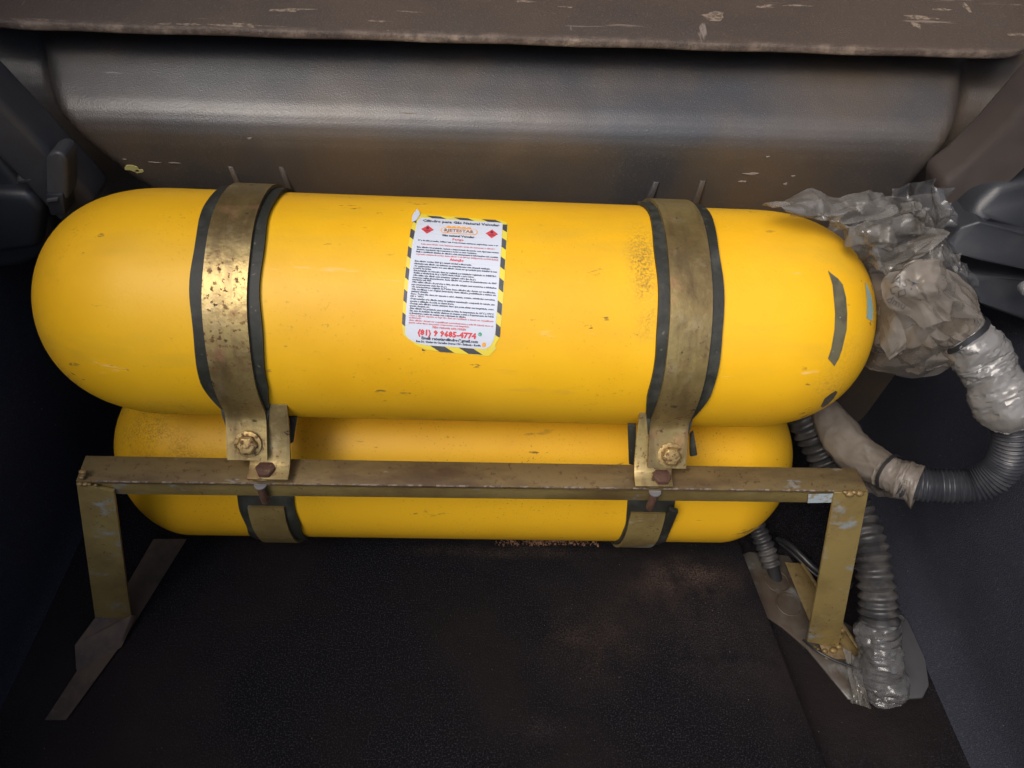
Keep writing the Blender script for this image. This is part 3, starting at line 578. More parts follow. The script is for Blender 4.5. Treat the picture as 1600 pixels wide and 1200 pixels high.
for cx_ in (-31, 32):
    k = MB(); fl = MB(); b = MB()
    for hw, off, q in ((6.2, 0.0009, k), (5.7, 0.0011, b)): lab_poly(q, [((cx_ - hw)*mm, 49*mm), (cx_*mm, (49 - hw*0.95)*mm), ((cx_ + hw)*mm, 49*mm), (cx_*mm, (49 + hw*0.95)*mm)], off)
    lab_poly(fl, [((cx_ + x)*mm, (50.4 + y)*mm) for x, y in [(-0.9, -1), (0.9, -1), (1.4, 0.2), (0.7, 1.0), (0.6, 2.0), (-0.1, 1.2), (-0.5, 2.6), (-1.3, 0.8), (-1.5, 0)]], 0.0013)
    b.build('hazard_diamond', ink_red, label, smooth=False); k.build('diamond_border', ink_pink, label, smooth=False); fl.build('flame_symbol', ink, label, smooth=False)
    b = MB(); put(b, 'GÁS', cx_ - 2.1, cx_ + 2.1, 47.7, 0.9, 0.02, 0.0013); b.build('diamond_text', ink, label, smooth=False)
    b = MB(); put(b, 'INFLAMÁVEL', cx_ - 3, cx_ + 3, 46.6, 0.6, 0.02, 0.0013); b.build('diamond_text', ink, label, smooth=False)
b = MB(); lab_poly(b, [((27.5 + 1.9*math.cos(t))*mm, (-54.6 + 1.9*math.sin(t))*mm) for t in [math.pi*q/8 for q in range(16)]], 0.0009); b.build('phone_symbol', ink_green, label, smooth=False)
b = MB(); lab_poly(b, [((24.6 + 1.9 + 1.05*x)*mm, (-54.6 + y)*mm) for x, y in [(-.6, .9), (0, .5), (.2, -.1), (.8, -.5), (1.4, -.3), (1.2, -.9), (.4, -.8), (-.4, 0)]], 0.0012); b.build('phone_symbol_mark', paper, label, smooth=False)
b = MB(); lab_poly(b, [((32 + 2.0*math.cos(t))*mm, (-64.5 + 2.4*math.sin(t))*mm) for t in [math.pi*q/6 for q in range(12)]], 0.0012); b.build('orange_stain', ink_orange, label, smooth=False)

# ------------------------------------------------------------------ support frame
FY = 0.455; ZT = 0.2915
fr = thing('support_frame', 'gold painted steel frame with crossbar and two legs in front of the cylinders', 'frame', (0.01, FY, 0.0))
b = MB(); b.hexa([(-0.4120,0.4550,0.2851), (0.4305,0.4550,0.2922), (0.4275, 0.486, 0.2925), (-0.412, 0.486, 0.2885)], [Vector(p) - Vector((0, 0, 0.004)) for p in ((-0.4120,0.4550,0.2851), (0.4305,0.4550,0.2922), (0.4275, 0.486, 0.2925), (-0.412, 0.486, 0.2885))])
cbar = b.build('crossbar', brown_steel, fr, bevel=0.0008)
tl, tr = Vector((-0.4120,0.4550,0.2851)), Vector((0.4305,0.4550,0.2922))
a0, a1 = tl + Vector((0.004, 0.0035, -0.004)), tr + Vector((-0.004, 0.0035, -0.004))
b = MB(); h = Vector((0, 0, -0.024)); t = Vector((0, 0.004, 0)); b.hexa([a0, a1, a1 + h, a0 + h], [a0 + t, a1 + t, a1 + h + t, a0 + h + t]); b.build('front_flange', gold_worn, fr, bevel=0.0008)
# pale worn line along the front corner of the bar
b = MB()
random.seed(2)
x = tl.x + 0.02
while x < tr.x - 0.03:
    ln = random.uniform(0.003, 0.05)*random.random(); f = (x - tl.x)/(tr.x - tl.x); f2 = (x + ln - tl.x)/(tr.x - tl.x)
    p0, p1 = tl.lerp(tr, f), tl.lerp(tr, min(1, f2)); b.hexa([p0 + Vector((0, -0.0004, -0.0010)), p1 + Vector((0, -0.0004, -0.0010)), p1 + Vector((0, -0.0006, 0.0004)), p0 + Vector((0, -0.0006, 0.0004))], [p0 + Vector((0, 0.0012, -0.0010)), p1 + Vector((0, 0.0012, -0.0010)), p1 + Vector((0, 0.0012, 0.0004)), p0 + Vector((0, 0.0012, 0.0004))])
    x += ln + random.uniform(0.001, 0.02)
b.build('worn_edge', scuff, fr, smooth=False)['kind'] = 'stuff'
def leg(tl_, tr_, br_, bl_, outer):
    b = MB(); q = [Vector(v) for v in (tl_, tr_, br_, bl_)]; n = (q[1] - q[0]).cross(q[3] - q[0]).normalized(); n = n if n.y > 0 else -n
    b.hexa(q, [v + n*0.004 for v in q]); i, j = (0, 3) if outer < 0 else (1, 2); s = Vector((-outer*0.004, 0, 0))
    b.hexa([q[i] + n*0.004, q[i] + s + n*0.004, q[j] + s + n*0.004, q[j] + n*0.004], [q[i] + n*0.028, q[i] + s + n*0.028, q[j] + s + n*0.028, q[j] + n*0.028])
    return b
legL = leg((-0.4113,0.4535,0.2838), (-0.3777,0.4535,0.2697), (-0.4324,0.4284,0.0120), (-0.4752,0.4229,0.0120), -1).build('leg', gold_worn, fr, bevel=0.0008)
legR = leg((0.3927,0.4535,0.2908), (0.4305,0.4535,0.2908), (0.4971,0.4091,-0.0060), (0.4562,0.4168,-0.0060), 1).build('leg', gold_worn, fr, bevel=0.0008)
foot_shaded = mat('shaded_brown_steel', (0.070, 0.046, 0.030), 0.75, 0.0, layers=[((0.028, 0.020, 0.016), 26, 0.45, 0.66, O1, 0.8), ((0.12, 0.09, 0.07), 120, 0.62, 0.72, O1, 0.5)], bump=[(150, 0.0005, O1, 4)])  # steel of the left foot, darkened so the colour carries its shade
b = MB(); b.hexa([(-0.4961,0.3100,0.0050), (-0.4719,0.3101,0.0050), (-0.4403,0.3977,0.0050), (-0.4816,0.3652,0.0050)], [(-0.4985,0.3115,0.0005), (-0.4742,0.3116,0.0005), (-0.4425,0.3996,0.0005), (-0.4839,0.3669,0.0005)])
b.hexa([(-0.4816,0.3652,0.0050), (-0.4403,0.3977,0.0050), (-0.4001,0.5551,0.0050), (-0.4458,0.5543,0.0050)], [(-0.4839,0.3669,0.0005), (-0.4425,0.3996,0.0005), (-0.4021,0.5578,0.0005), (-0.4479,0.5570,0.0005)])
b.build('foot', foot_shaded, fr, smooth=False)['label'] = 'flat brown foot strip on the carpet, shade put into its colour'
b = MB(); b.hexa([(-0.4831,0.3703,0.0060), (-0.4410,0.4006,0.0060), (-0.4273,0.4303,0.0300), (-0.4874,0.3933,0.0220)], [(-0.4790,0.3656,0.0040), (-0.4377,0.3981,0.0040), (-0.4260,0.4343,0.0180), (-0.4688,0.4263,0.0340)]); b.build('gusset', foot_shaded, fr, bevel=0.001)
b = MB(); b.hexa([(0.4600,0.5395,-0.0100), (0.4825,0.5378,-0.0100), (0.5292,0.3952,-0.0100), (0.4765,0.3949,-0.0100)], [(0.4629,0.5430,-0.0160), (0.4856,0.5412,-0.0160), (0.5326,0.3977,-0.0160), (0.4795,0.3974,-0.0160)]); 
b.hexa([(0.4825,0.5378,-0.0100), (0.4883,0.5379,-0.0100), (0.5345,0.3953,-0.0100), (0.5292,0.3952,-0.0100)], [(0.4713,0.5253,0.0120), (0.4770,0.5254,0.0120), (0.5222,0.3861,0.0120), (0.5170,0.3861,0.0120)])
b.build('foot', gold_strip, fr, bevel=0.0008)
wl = MB()
def weld(c0, c1, n, r):
    c0, c1 = Vector(c0), Vector(c1)
    for k in range(n):
        c = c0.lerp(c1, k/max(1, n - 1)) + Vector((random.uniform(-1, 1), random.uniform(-.5, .5), random.uniform(-1, 1)))*r*0.45; bm = bmesh.new(); bmesh.ops.create_icosphere(bm, subdivisions=2, radius=1)
        rr = r*random.uniform(0.55, 1.15); wl.add([(c.x + v.co.x*rr*1.2, c.y + v.co.y*rr*0.9, c.z + v.co.z*rr*0.8) for v in bm.verts], [tuple(v.index for v in f.verts) for f in bm.faces]); bm.free()
weld((0.4021,0.4535,0.2923), (0.4221,0.4535,0.2905), 4, 0.0045); weld((-0.4067,0.4535,0.2839), (-0.3922,0.4535,0.2809), 4, 0.003); weld((-0.4066,0.4570,0.2915), (-0.4015,0.4600,0.2943), 3, 0.0035)
weld((0.5024,0.4298,0.0020), (0.4966,0.4100,-0.0040), 4, 0.006); weld((0.4627,0.4097,-0.0080), (0.4893,0.4046,-0.0080), 4, 0.004); weld((-0.4698,0.4160,0.0160), (-0.4650,0.4135,0.0180), 2, 0.006)
wl.build('weld', weldm, fr, angle=180)['kind'] = 'stuff'
pale_blue = mat('pale_blue_underpaint', (0.36, 0.43, 0.47), 0.5, layers=[((0.28, 0.22, 0.10), 150, 0.52, 0.60, O1, 0.9)], bump=[(200, 0.0005, O1, 3)])
b = MB(); b.hexa([(0.3664,0.4555,0.2847), (0.3949,0.4555,0.2868), (0.4000,0.4555,0.2695), (0.3717,0.4555,0.2674)], [(0.3676,0.4570,0.2825), (0.3962,0.4570,0.2846), (0.4013,0.4570,0.2673), (0.3730,0.4570,0.2652)]); b.build('pale_patch', pale_blue, fr, smooth=False)

# ------------------------------------------------------------------ straps
def band(b, key, xc, w, phi0, phi1, r0, th, n=64, taper=None, tail=None, wob=0.0, skew=0.0, head=None):
    """flat band bent round a cylinder; tail: extra points (y, z) that carry on after phi1"""
    (cx, cy, cz), R0 = CY[key][:2]; pr = []
    for k in range(n + 1):
        f = phi0 + (phi1 - phi0)*k/n; pr.append((Vector((cy - (R0 + r0)*math.sin(f), cz + (R0 + r0)*math.cos(f))), Vector((-math.sin(f), math.cos(f)))))
    if head: pr = [(Vector(p), pr[0][1]) for p in head] + pr
    if tail:
        for i, p in enumerate(tail): pr.append((Vector(p), None))
    out = []
    N = len(pr)
    for i, (p, nr) in enumerate(pr):
        a = pr[max(0, i - 1)][0]; c = pr[min(N - 1, i + 1)][0]; d = (c - a).normalized(); nr = Vector((d.y, -d.x)) if nr is None else nr
        if i > n and nr.dot(pr[n][1]) < 0: nr = -nr
        s = i/(N - 1); ww = w*(taper(s) if taper else 1); dx = wob*noise.noise(Vector((s*9, xc*10, 0))) + skew*(s - 0.5)
        o = p + nr*th
        out.append([(xc + dx - ww/2, p.x, p.y), (xc + dx + ww/2, p.x, p.y), (xc + dx + ww/2, o.x, o.y), (xc + dx - ww/2, o.x, o.y)])
    o = len(b.v); b.grid(out, True); b.f.append((o, o+1, o+2, o+3)); m = len(b.v); b.f.append((m-4, m-3, m-2, m-1))
def hexbolt(root, c, n, r=0.0125, mat_=None):
    c, n = Vector(c), Vector(n).normalized(); b = MB(); b.tube([c, c + n*0.0022], r*1.12, 28, up=(1, 0, 0)); w_ = b.build('washer', mat_, root, bevel=0.0005)
    b = MB(); b.tube([c + n*0.0022, c + n*0.0075, c + n*0.0095], [r*0.86, r*0.86, r*0.68], 6, up=(1, 0, 0)); h_ = b.build('bolt_head', mat_, root, bevel=0.0006)
    b = MB()
    a = n.cross(Vector((1, 0, 0))).normalized(); 
    for k in range(3):
        c2 = c + n*0.0096 + Vector((1, 0, 0))*(k - 1)*0.0034; b.hexa([c2 + a*0.002 - Vector((.0006, 0, 0)), c2 + a*0.002 + Vector((.0006, 0, 0)), c2 - a*0.002 + Vector((.0006, 0, 0)), c2 - a*0.002 - Vector((.0006, 0, 0))], [v + n*0.0005 for v in (c2 + a*0.002 - Vector((.0006, 0, 0)), c2 + a*0.002 + Vector((.0006, 0, 0)), c2 - a*0.002 + Vector((.0006, 0, 0)), c2 - a*0.002 - Vector((.0006, 0, 0)))])
    b.build('stamped_mark', mat_, h_, smooth=False)
gS = 'gold steel straps holding the yellow cylinders'
def upper_strap(xc, xt, bolt, label, rx, skew):
    r = thing('mounting_strap', label, 'strap', (xc, 0.50, 0.388), gS)
    b = MB(); b2 = [(0.4985, 0.352), (0.4945, 0.343), (0.488, 0.334), (0.4800, 0.3245), (0.4740, 0.3165), (0.4690, 0.310)]
    band(b, 'upper', xc, 0.041, R(-135), R(101), 0.0045, 0.0035, 72, None, b2, 0.0012, skew)
    b.build('band', gold, r, angle=50)
    b = MB(); band(b, 'upper', xc + rx, 0.064, R(-135), R(106), 0.0006, 0.0037, 72, lambda s: 1 if s < 0.90 else 1 - 3.2*(s - 0.90), [(0.4985, 0.3455), (0.4955, 0.3355)], 0.004, skew*1.0)
    b.build('rubber_liner', rubber, r, angle=50)
    hexbolt(r, bolt, (0, -0.80, 0.60), 0.0125, boltm)
    return r
def lower_strap(xc, label, side, rubw, liner_shift):
    r = thing('mounting_strap', label, 'strap', (xc, 0.50, 0.141), gS)
    b = MB(); band(b, 'lower', xc, 0.043, R(215), R(74), 0.0045, 0.0035, 64, None, [(0.494, 0.20), (0.491, 0.24), (0.490, 0.262)][:0] or None, 0.001)
    b.build('band', gold_worn, r, angle=50)
    b = MB(); band(b, 'lower', xc + liner_shift, rubw, R(215), R(58), 0.0006, 0.0037, 64, None, None, 0.004)
    b.build('rubber_liner', rubber, r, angle=50)
    return r
uL = upper_strap(-0.2345, -0.228, (-0.2316,0.4760,0.3266), 'upper left gold strap with bolted tab around the upper yellow cylinder', -0.001, 0.002)
uR = upper_strap(0.204, 0.212, (0.2088,0.4760,0.3226), 'upper right gold strap with bolted tab around the upper yellow cylinder', 0.0005, 0.004)
lL = lower_strap(-0.2465, 'paint chipped left strap under the crossbar on the lower cylinder', 1, 0.066, 0.0005)
lR = lower_strap(0.2165, 'right strap with peeling rubber under the crossbar on the lower cylinder', -1, 0.058, 0.004)
# brackets of the lower straps that come up over the bar, behind the upper tabs
def bracket(root, x0, x1, zt, yb):
    b = MB(); w2 = [(0.5080, 0.372), (0.5000, 0.352), (0.4925, 0.335), (0.4840, 0.321), (0.4760, 0.3090), (0.4685, 0.3015), (0.4600, 0.2985), (0.4530, 0.2980)]
    rows = []
    for i, (y, z) in enumerate(w2):
        a = w2[max(0, i-1)]; c = w2[min(len(w2)-1, i+1)]; d = Vector((c[0]-a[0], c[1]-a[1])).normalized(); nn = Vector((d.y, -d.x))*0.0035
        rows.append([(x0, y, z), (x1, y, z), (x1, y - nn.x, z - nn.y), (x0, y - nn.x, z - nn.y)])
    o = len(b.v); b.grid(rows, True); b.f.append((o, o+1, o+2, o+3)); m = len(b.v); b.f.append((m-4, m-3, m-2, m-1))
    b.build('bracket', gold, root, bevel=0.0005)
bracket(lL, -0.234, -0.192, 0.37, 0.45); bracket(lR, 0.173, 0.214, 0.37, 0.45)
b = MB(); b.hexa([(-0.2000,0.5150,0.3223), (-0.1894,0.5150,0.3248), (-0.1948,0.5000,0.2995), (-0.2056,0.5000,0.2924)], [Vector(q) + Vector((0, 0.005, 0)) for q in ((-0.2000,0.5150,0.3223), (-0.1894,0.5150,0.3248), (-0.1948,0.5000,0.2995), (-0.2056,0.5000,0.2924))]); b.build('rubber_flap', rubber, lL, bevel=0.001)
b = MB(); b.hexa([(0.1680,0.5150,0.3242), (0.1771,0.5150,0.3245), (0.1841,0.4980,0.2728), (0.1757,0.4980,0.2749)], [Vector(q) + Vector((0, 0.005, 0)) for q in ((0.1680,0.5150,0.3242), (0.1771,0.5150,0.3245), (0.1841,0.4980,0.2728), (0.1757,0.4980,0.2749))]); b.build('rubber_flap', rubber, lR, bevel=0.001)
b = MB(); b.hexa([(0.2339,0.5000,0.3250), (0.2366,0.5000,0.3317), (0.2445,0.4880,0.3069), (0.2366,0.4880,0.3044)], [Vector(q) + Vector((0, 0.005, 0)) for q in ((0.2339,0.5000,0.3250), (0.2366,0.5000,0.3317), (0.2445,0.4880,0.3069), (0.2366,0.4880,0.3044))]); b.build('rubber_flap', rubber, uR, bevel=0.001)
# peeling strip of the right lower rubber
b = MB(); b.hexa([(0.2361,0.4880,0.1996), (0.2481,0.4880,0.1944), (0.2530,0.5000,0.1050), (0.2409,0.5050,0.0930)], [Vector(q) + Vector((0, 0.005, 0.002)) for q in ((0.2361,0.4880,0.1996), (0.2481,0.4880,0.1944), (0.2530,0.5000,0.1050), (0.2409,0.5050,0.0930))]); b.build('peeling_rubber', rubber, lR, bevel=0.001)
# studs through the bar
for root, xs in ((lL, -0.2225), (lR, 0.1965)):
    b = MB(); b.tube([(xs, 0.4535, 0.256), (xs, 0.4535, 0.2855)], 0.0046, 14); b.build('stud', rust, root, bevel=0.0006)
    b = MB(); b.tube([(xs, 0.4545, 0.2850), (xs, 0.4545, 0.2865)], 0.0066, 18); b.build('stud_washer', zinc, root)
    b = MB(); b.tube([(xs + 0.006, 0.4640, 0.2935), (xs + 0.006, 0.4640, 0.3035)], 0.0105, 6); b.build('nut', rust, root, bevel=0.0008)

# ------------------------------------------------------------------ hoses
def corrugated(name, pts, r0, amp, pitch, material, label, sharp=False, rscale=None, seg=30, per=6):
    path, L = smooth_path(pts, 10); n = int(L/pitch*per); path, L = smooth_path(pts, n); rad = []
    for i in range(n):
        f = (i/per + (0.35*noise.noise(Vector((i/per*0.45, r0*99, 0))) if sharp else 0)) % 1.0
        s = (0.5 - 0.5*math.cos(2*math.pi*f)) if not sharp else (1 - abs(2*f - 1))**0.8
        q = rscale(i/(n - 1)) if rscale else 1.0; rad.append((r0 + amp*(s - 0.5)*2*(1 + 0.35*noise.noise(Vector((i/per*1.3, 3, r0*77)))))*q)
    wob = (lambda p, a, i: 0.0012*noise.noise(Vector(p)*60 + Vector((math.cos(a), math.sin(a), 0)))) if sharp else None
    b = MB(); b.tube(path, rad, seg, True, wob); o = b.build(name, material, None, tuple(path[-1]), angle=75)
    return tag(o, label, 'hose', 'corrugated hoses beside the cylinders')
corrugated('corrugated_hose', [(0.5614,0.5450,0.3824), (0.5750,0.5220,0.3668), (0.5884,0.5000,0.3392), (0.5940,0.4870,0.2984), (0.5772,0.4840,0.2687), (0.5447,0.4900,0.2553), (0.5181,0.5000,0.2467), (0.5057,0.5070,0.2455)], 0.0190, 0.0014, 0.0046, hosem, 'smooth grey hose with fine ribs curving at the right edge', per=6, seg=36)
corrugated('corrugated_hose', [(0.4190,0.6700,0.2192), (0.4427,0.6350,0.2010), (0.4800,0.5900,0.1579), (0.5083,0.5450,0.1310), (0.5175,0.4950,0.1173), (0.5216,0.4450,0.0915), (0.5299,0.3980,0.0441), (0.5404,0.3630,-0.0100)], 0.0205, 0.0030, 0.0115, hosem2, 'dusty thick hose with deep folds running down beside the right leg', True, lambda t: 0.98 + 0.12*t, 30, 6)
corrugated('corrugated_hose', [(0.4097,0.6000,0.0280), (0.4217,0.5750,0.0157), (0.4333,0.5550,-0.0008), (0.4424,0.5370,-0.0171)], 0.0130, 0.0016, 0.0095, hosem2, 'short stub of ribbed hose below the right end of lower cylinder', False, None, 28, 8)
b = MB(); pth, _ = smooth_path([(0.4425,0.5400,-0.0150), (0.4482,0.5300,-0.0290), (0.4546,0.5210,-0.0471)], 8); b.tube(pth, [0.0095, 0.0095, 0.0092, 0.0092, 0.010, 0.011, 0.012, 0.012], 20); tag(b.build('hose_spigot', cable_m, None, tuple(pth[-1])), 'smooth black spigot under the short ribbed hose stub', 'pipe')

# ------------------------------------------------------------------ film wrapped round fittings
def wrapped(b, pts, rads, n, seg, amp, freq, seed, ell=(1, 1), along=0.35, fold=6.0):
    path, L = smooth_path(pts, n); rad = [interp([k/(len(rads) - 1) for k in range(len(rads))], rads, i/(n - 1)) for i in range(n)]
    def wob(p, a, i):
        q = Vector((math.cos(a)*1.0, math.sin(a)*1.0, i/n*along*10)) + Vector((seed, 0, 0)); s = rad[i]/0.03
        cr = crease(a/(2*math.pi)*7 + 0.0, i/n*fold + 0.8*noise.noise(q*0.8), seed, 7)*1.2
        return amp*s*(cr + ridge(q, freq)*0.25 + 0.35*ridge(q + Vector((4, 4, 4)), freq*2.3) + 0.15*ridge(q, freq*5) - 0.25)
    b.tube(path, rad, seg, False, wob, ell)
    return path
bag = thing('gas_vapour_bag', 'cloudy beige plastic bag tied over the right end of upper cylinder', 'plastic bag', (0.4838,0.6000,0.4140))
b = MB(); wrapped(b, [(0.4456,0.6320,0.3855), (0.4556,0.6180,0.3966), (0.4646,0.6000,0.4161), (0.4746,0.5880,0.4357), (0.4914,0.5780,0.4389), (0.5077,0.5680,0.4312), (0.5159,0.5620,0.4279)], [0.024, 0.039, 0.047, 0.049, 0.042, 0.029, 0.0235], 90, 96, 0.0080, 1.1, 3.0, (1.0, 1.05), 0.16, 5.0)
bulb = b.build('bag_bulb', film_beige, bag, angle=32)
b = MB(); b.grid(sheet_rows([[(0.4354,0.6020,0.3958), (0.4440,0.5650,0.4167), (0.4705,0.5480,0.4247), (0.5051,0.5480,0.4109)], [(0.4432,0.6020,0.3660), (0.4485,0.5600,0.3908), (0.4793,0.5450,0.3994), (0.5089,0.5450,0.4063)], [(0.4485,0.6050,0.3443), (0.4568,0.5750,0.3574), (0.4997,0.5620,0.3600), (0.5234,0.5520,0.3938)]], 50, 30, 0.004, 26, 1)); b.build('bag_flap', film_beige, bag, angle=12)
b = MB(); b.grid(sheet_rows([[(0.4264,0.6000,0.4432), (0.4187,0.5520,0.4672), (0.4313,0.5380,0.4509), (0.4405,0.5350,0.4326)], [(0.4341,0.6000,0.4215), (0.4197,0.5500,0.4481), (0.4290,0.5360,0.4366), (0.4343,0.5340,0.4259)], [(0.4400,0.6000,0.4008), (0.4216,0.5520,0.4236), (0.4279,0.5380,0.4161), (0.4300,0.5360,0.4144)]], 30, 24, 0.003, 26, 2)); b.build('bag_flap', film_beige, bag, angle=12)
b = MB(); wrapped(b, [(0.5106,0.5640,0.4305), (0.5215,0.5560,0.4226), (0.5376,0.5450,0.4093), (0.5527,0.5270,0.3933), (0.5654,0.5100,0.3759), (0.5729,0.5070,0.3650)], [0.0235, 0.0265, 0.0265, 0.0265, 0.0275, 0.0290], 60, 64, 0.0045, 1.6, 8.0, (1, 1), 1.0)
b.build('sleeve', film_silver, bag, angle=30)['label'] = 'shiny clear sleeve over the hose end'
folds = [bulb]
for ctrl, sd_ in (([[(0.4000,0.5650,0.5001), (0.4121,0.5600,0.5202), (0.4463,0.5650,0.5193), (0.4779,0.5700,0.4992)], [(0.3982,0.5480,0.4899), (0.4097,0.5350,0.5109), (0.4403,0.5350,0.5121), (0.4851,0.5520,0.4850)], [(0.4409,0.5350,0.4646), (0.4459,0.5280,0.4779), (0.4697,0.5350,0.4725), (0.5087,0.5530,0.4612)]], 61),
                  ([[(0.4303,0.5450,0.4443), (0.4372,0.5320,0.4697), (0.4605,0.5320,0.4620), (0.4953,0.5450,0.4332)], [(0.4438,0.5500,0.4123), (0.4562,0.5350,0.4322), (0.4761,0.5350,0.4330), (0.5046,0.5480,0.4147)], [(0.4619,0.5620,0.3752), (0.4804,0.5520,0.3802), (0.4976,0.5480,0.3890), (0.5160,0.5500,0.3995)]], 67)):
    b = MB(); b.grid(sheet_rows(ctrl, 60, 44, 0.010, 26, sd_)); folds.append(b.build('bag_fold', film_beige, bag, angle=22))
# printed letters on the bag
_v, _p = [], []
for f_ in folds:
    k0 = len(_v); _v += [tuple(Vector(v.co) + Vector(bag['org'])) for v in f_.data.vertices]; _p += [tuple(i + k0 for i in p.vertices) for p in f_.data.polygons]
dgb = BVHTree.FromPolygons(_v, _p)
b = MB()
for s, c, ex, size, w_ in [('AST', Vector((0.3873,0.5300,0.5248)), Vector((0.4115,0.5300,0.5120)), 0.013, 1), ('CO', Vector((0.3878,0.5300,0.5126)), Vector((0.4048,0.5300,0.5023)), 0.012, 1), ('dmu', Vector((0.3908,0.5300,0.5001)), Vector((0.4118,0.5300,0.4897)), 0.009, 1)]:
    vs, fs = text_mesh(s, 1.0, 0.0); w0 = min(p.x for p in vs); w1 = max(p.x for p in vs); dx = (ex - c); fw = Vector((0.30, 0.64, -0.70)).normalized(); uy = dx.normalized().cross(fw).normalized()
    if uy.z < 0: uy = -uy
    out = []
    for q in vs:
        p0 = c + dx*((q.x - w0)/(w1 - w0)) + uy*(q.y*size); hit = dgb.ray_cast(p0 - fw*0.15, fw)
        out.append((hit[0] - fw*0.0010) if hit[0] else None)
    good = [f for f in fs if all(out[i] is not None for i in f)]
    b.add([v if v is not None else (0, 0, 0) for v in out], good)
used = sorted({i for f in b.f for i in f}); mp = {i: k for k, i in enumerate(used)}; b.v = [b.v[i] for i in used]; b.f = [tuple(mp[i] for i in f) for f in b.f]
b.build('printed_letters', mat('faint_grey_print', (0.065, 0.065, 0.068), 0.5), bag, smooth=False)
def tie(c, axis, r, label, rot=0.0, th=0.0022, ell=1.0):
    c = Vector(c); axis = Vector(axis).normalized(); a = axis.cross(Vector((0, 0, 1))).normalized(); d = axis.cross(a); root = thing('cable_tie', label, 'cable tie', tuple(c))
    rows = []
    for k in range(41):
        t = 2*math.pi*k/40; o = a*math.cos(t)*r + d*math.sin(t)*r*ell + axis*(0.0015*noise.noise(Vector((math.cos(t)*2, math.sin(t)*2, r*99)))); n_ = (a*math.cos(t) + d*math.sin(t))
        rows.append([c + o + axis*th, c + o + axis*th + n_*0.0016, c + o - axis*th + n_*0.0016, c + o - axis*th])
    b = MB(); b.grid(rows, True); b.build('loop', cable_m, root)
    q = c + a*math.cos(rot)*(r + 0.002) + d*math.sin(rot)*(r + 0.002); b = MB(); b.box(q - Vector((.004, .004, .004)), q + Vector((.004, .004, .004))); b.build('lock', cable_m, root, bevel=0.001)
ax1 = Vector((0.5251,0.5530,0.4200)) - Vector((0.5040,0.5700,0.4348))
tie((0.5140,0.5620,0.4288), ax1, 0.0258, 'black tie cinching the beige bag onto the shiny sleeve', R(200), 0.0028)
sl = thing('hose_wrap', 'dusty taupe plastic wrap round the lower end of the curved hose', 'plastic wrap', (0.4877,0.5300,0.2432))
b = MB(); wrapped(b, [(0.4535,0.6600,0.2212), (0.4647,0.6180,0.2219), (0.4734,0.5750,0.2268), (0.4867,0.5450,0.2296), (0.4991,0.5220,0.2375)], [0.0150, 0.0205, 0.0240, 0.0240, 0.0205], 60, 56, 0.0040, 1.1, 15.0, (1, 1), 0.35)
b.build('wrap', film_dust, sl, angle=45)
b = MB(); wrapped(b, [(0.4964,0.5250,0.2372), (0.5015,0.5170,0.2406), (0.5123,0.5070,0.2431), (0.5251,0.4970,0.2473)], [0.0205, 0.0215, 0.0235, 0.0250], 40, 56, 0.0040, 1.6, 25.0, (1, 1), 0.8)
b.build('wrap_end', film_dust, sl, angle=45)
b = MB(); b.grid(sheet_rows([[(0.4786,0.5450,0.2093), (0.5020,0.5250,0.2148), (0.5240,0.5080,0.2181)], [(0.5083,0.5500,0.1610), (0.5364,0.5400,0.1574), (0.5506,0.5200,0.1917)]], 36, 20, 0.004, 40, 6)); b.build('wrap_flap', film_dust, sl, angle=45)
tie((0.4996,0.5200,0.2403), Vector((0.5123,0.5070,0.2431)) - Vector((0.4948,0.5330,0.2328)), 0.0222, 'black tie around the dusty taupe hose wrap', R(160), 0.0018)

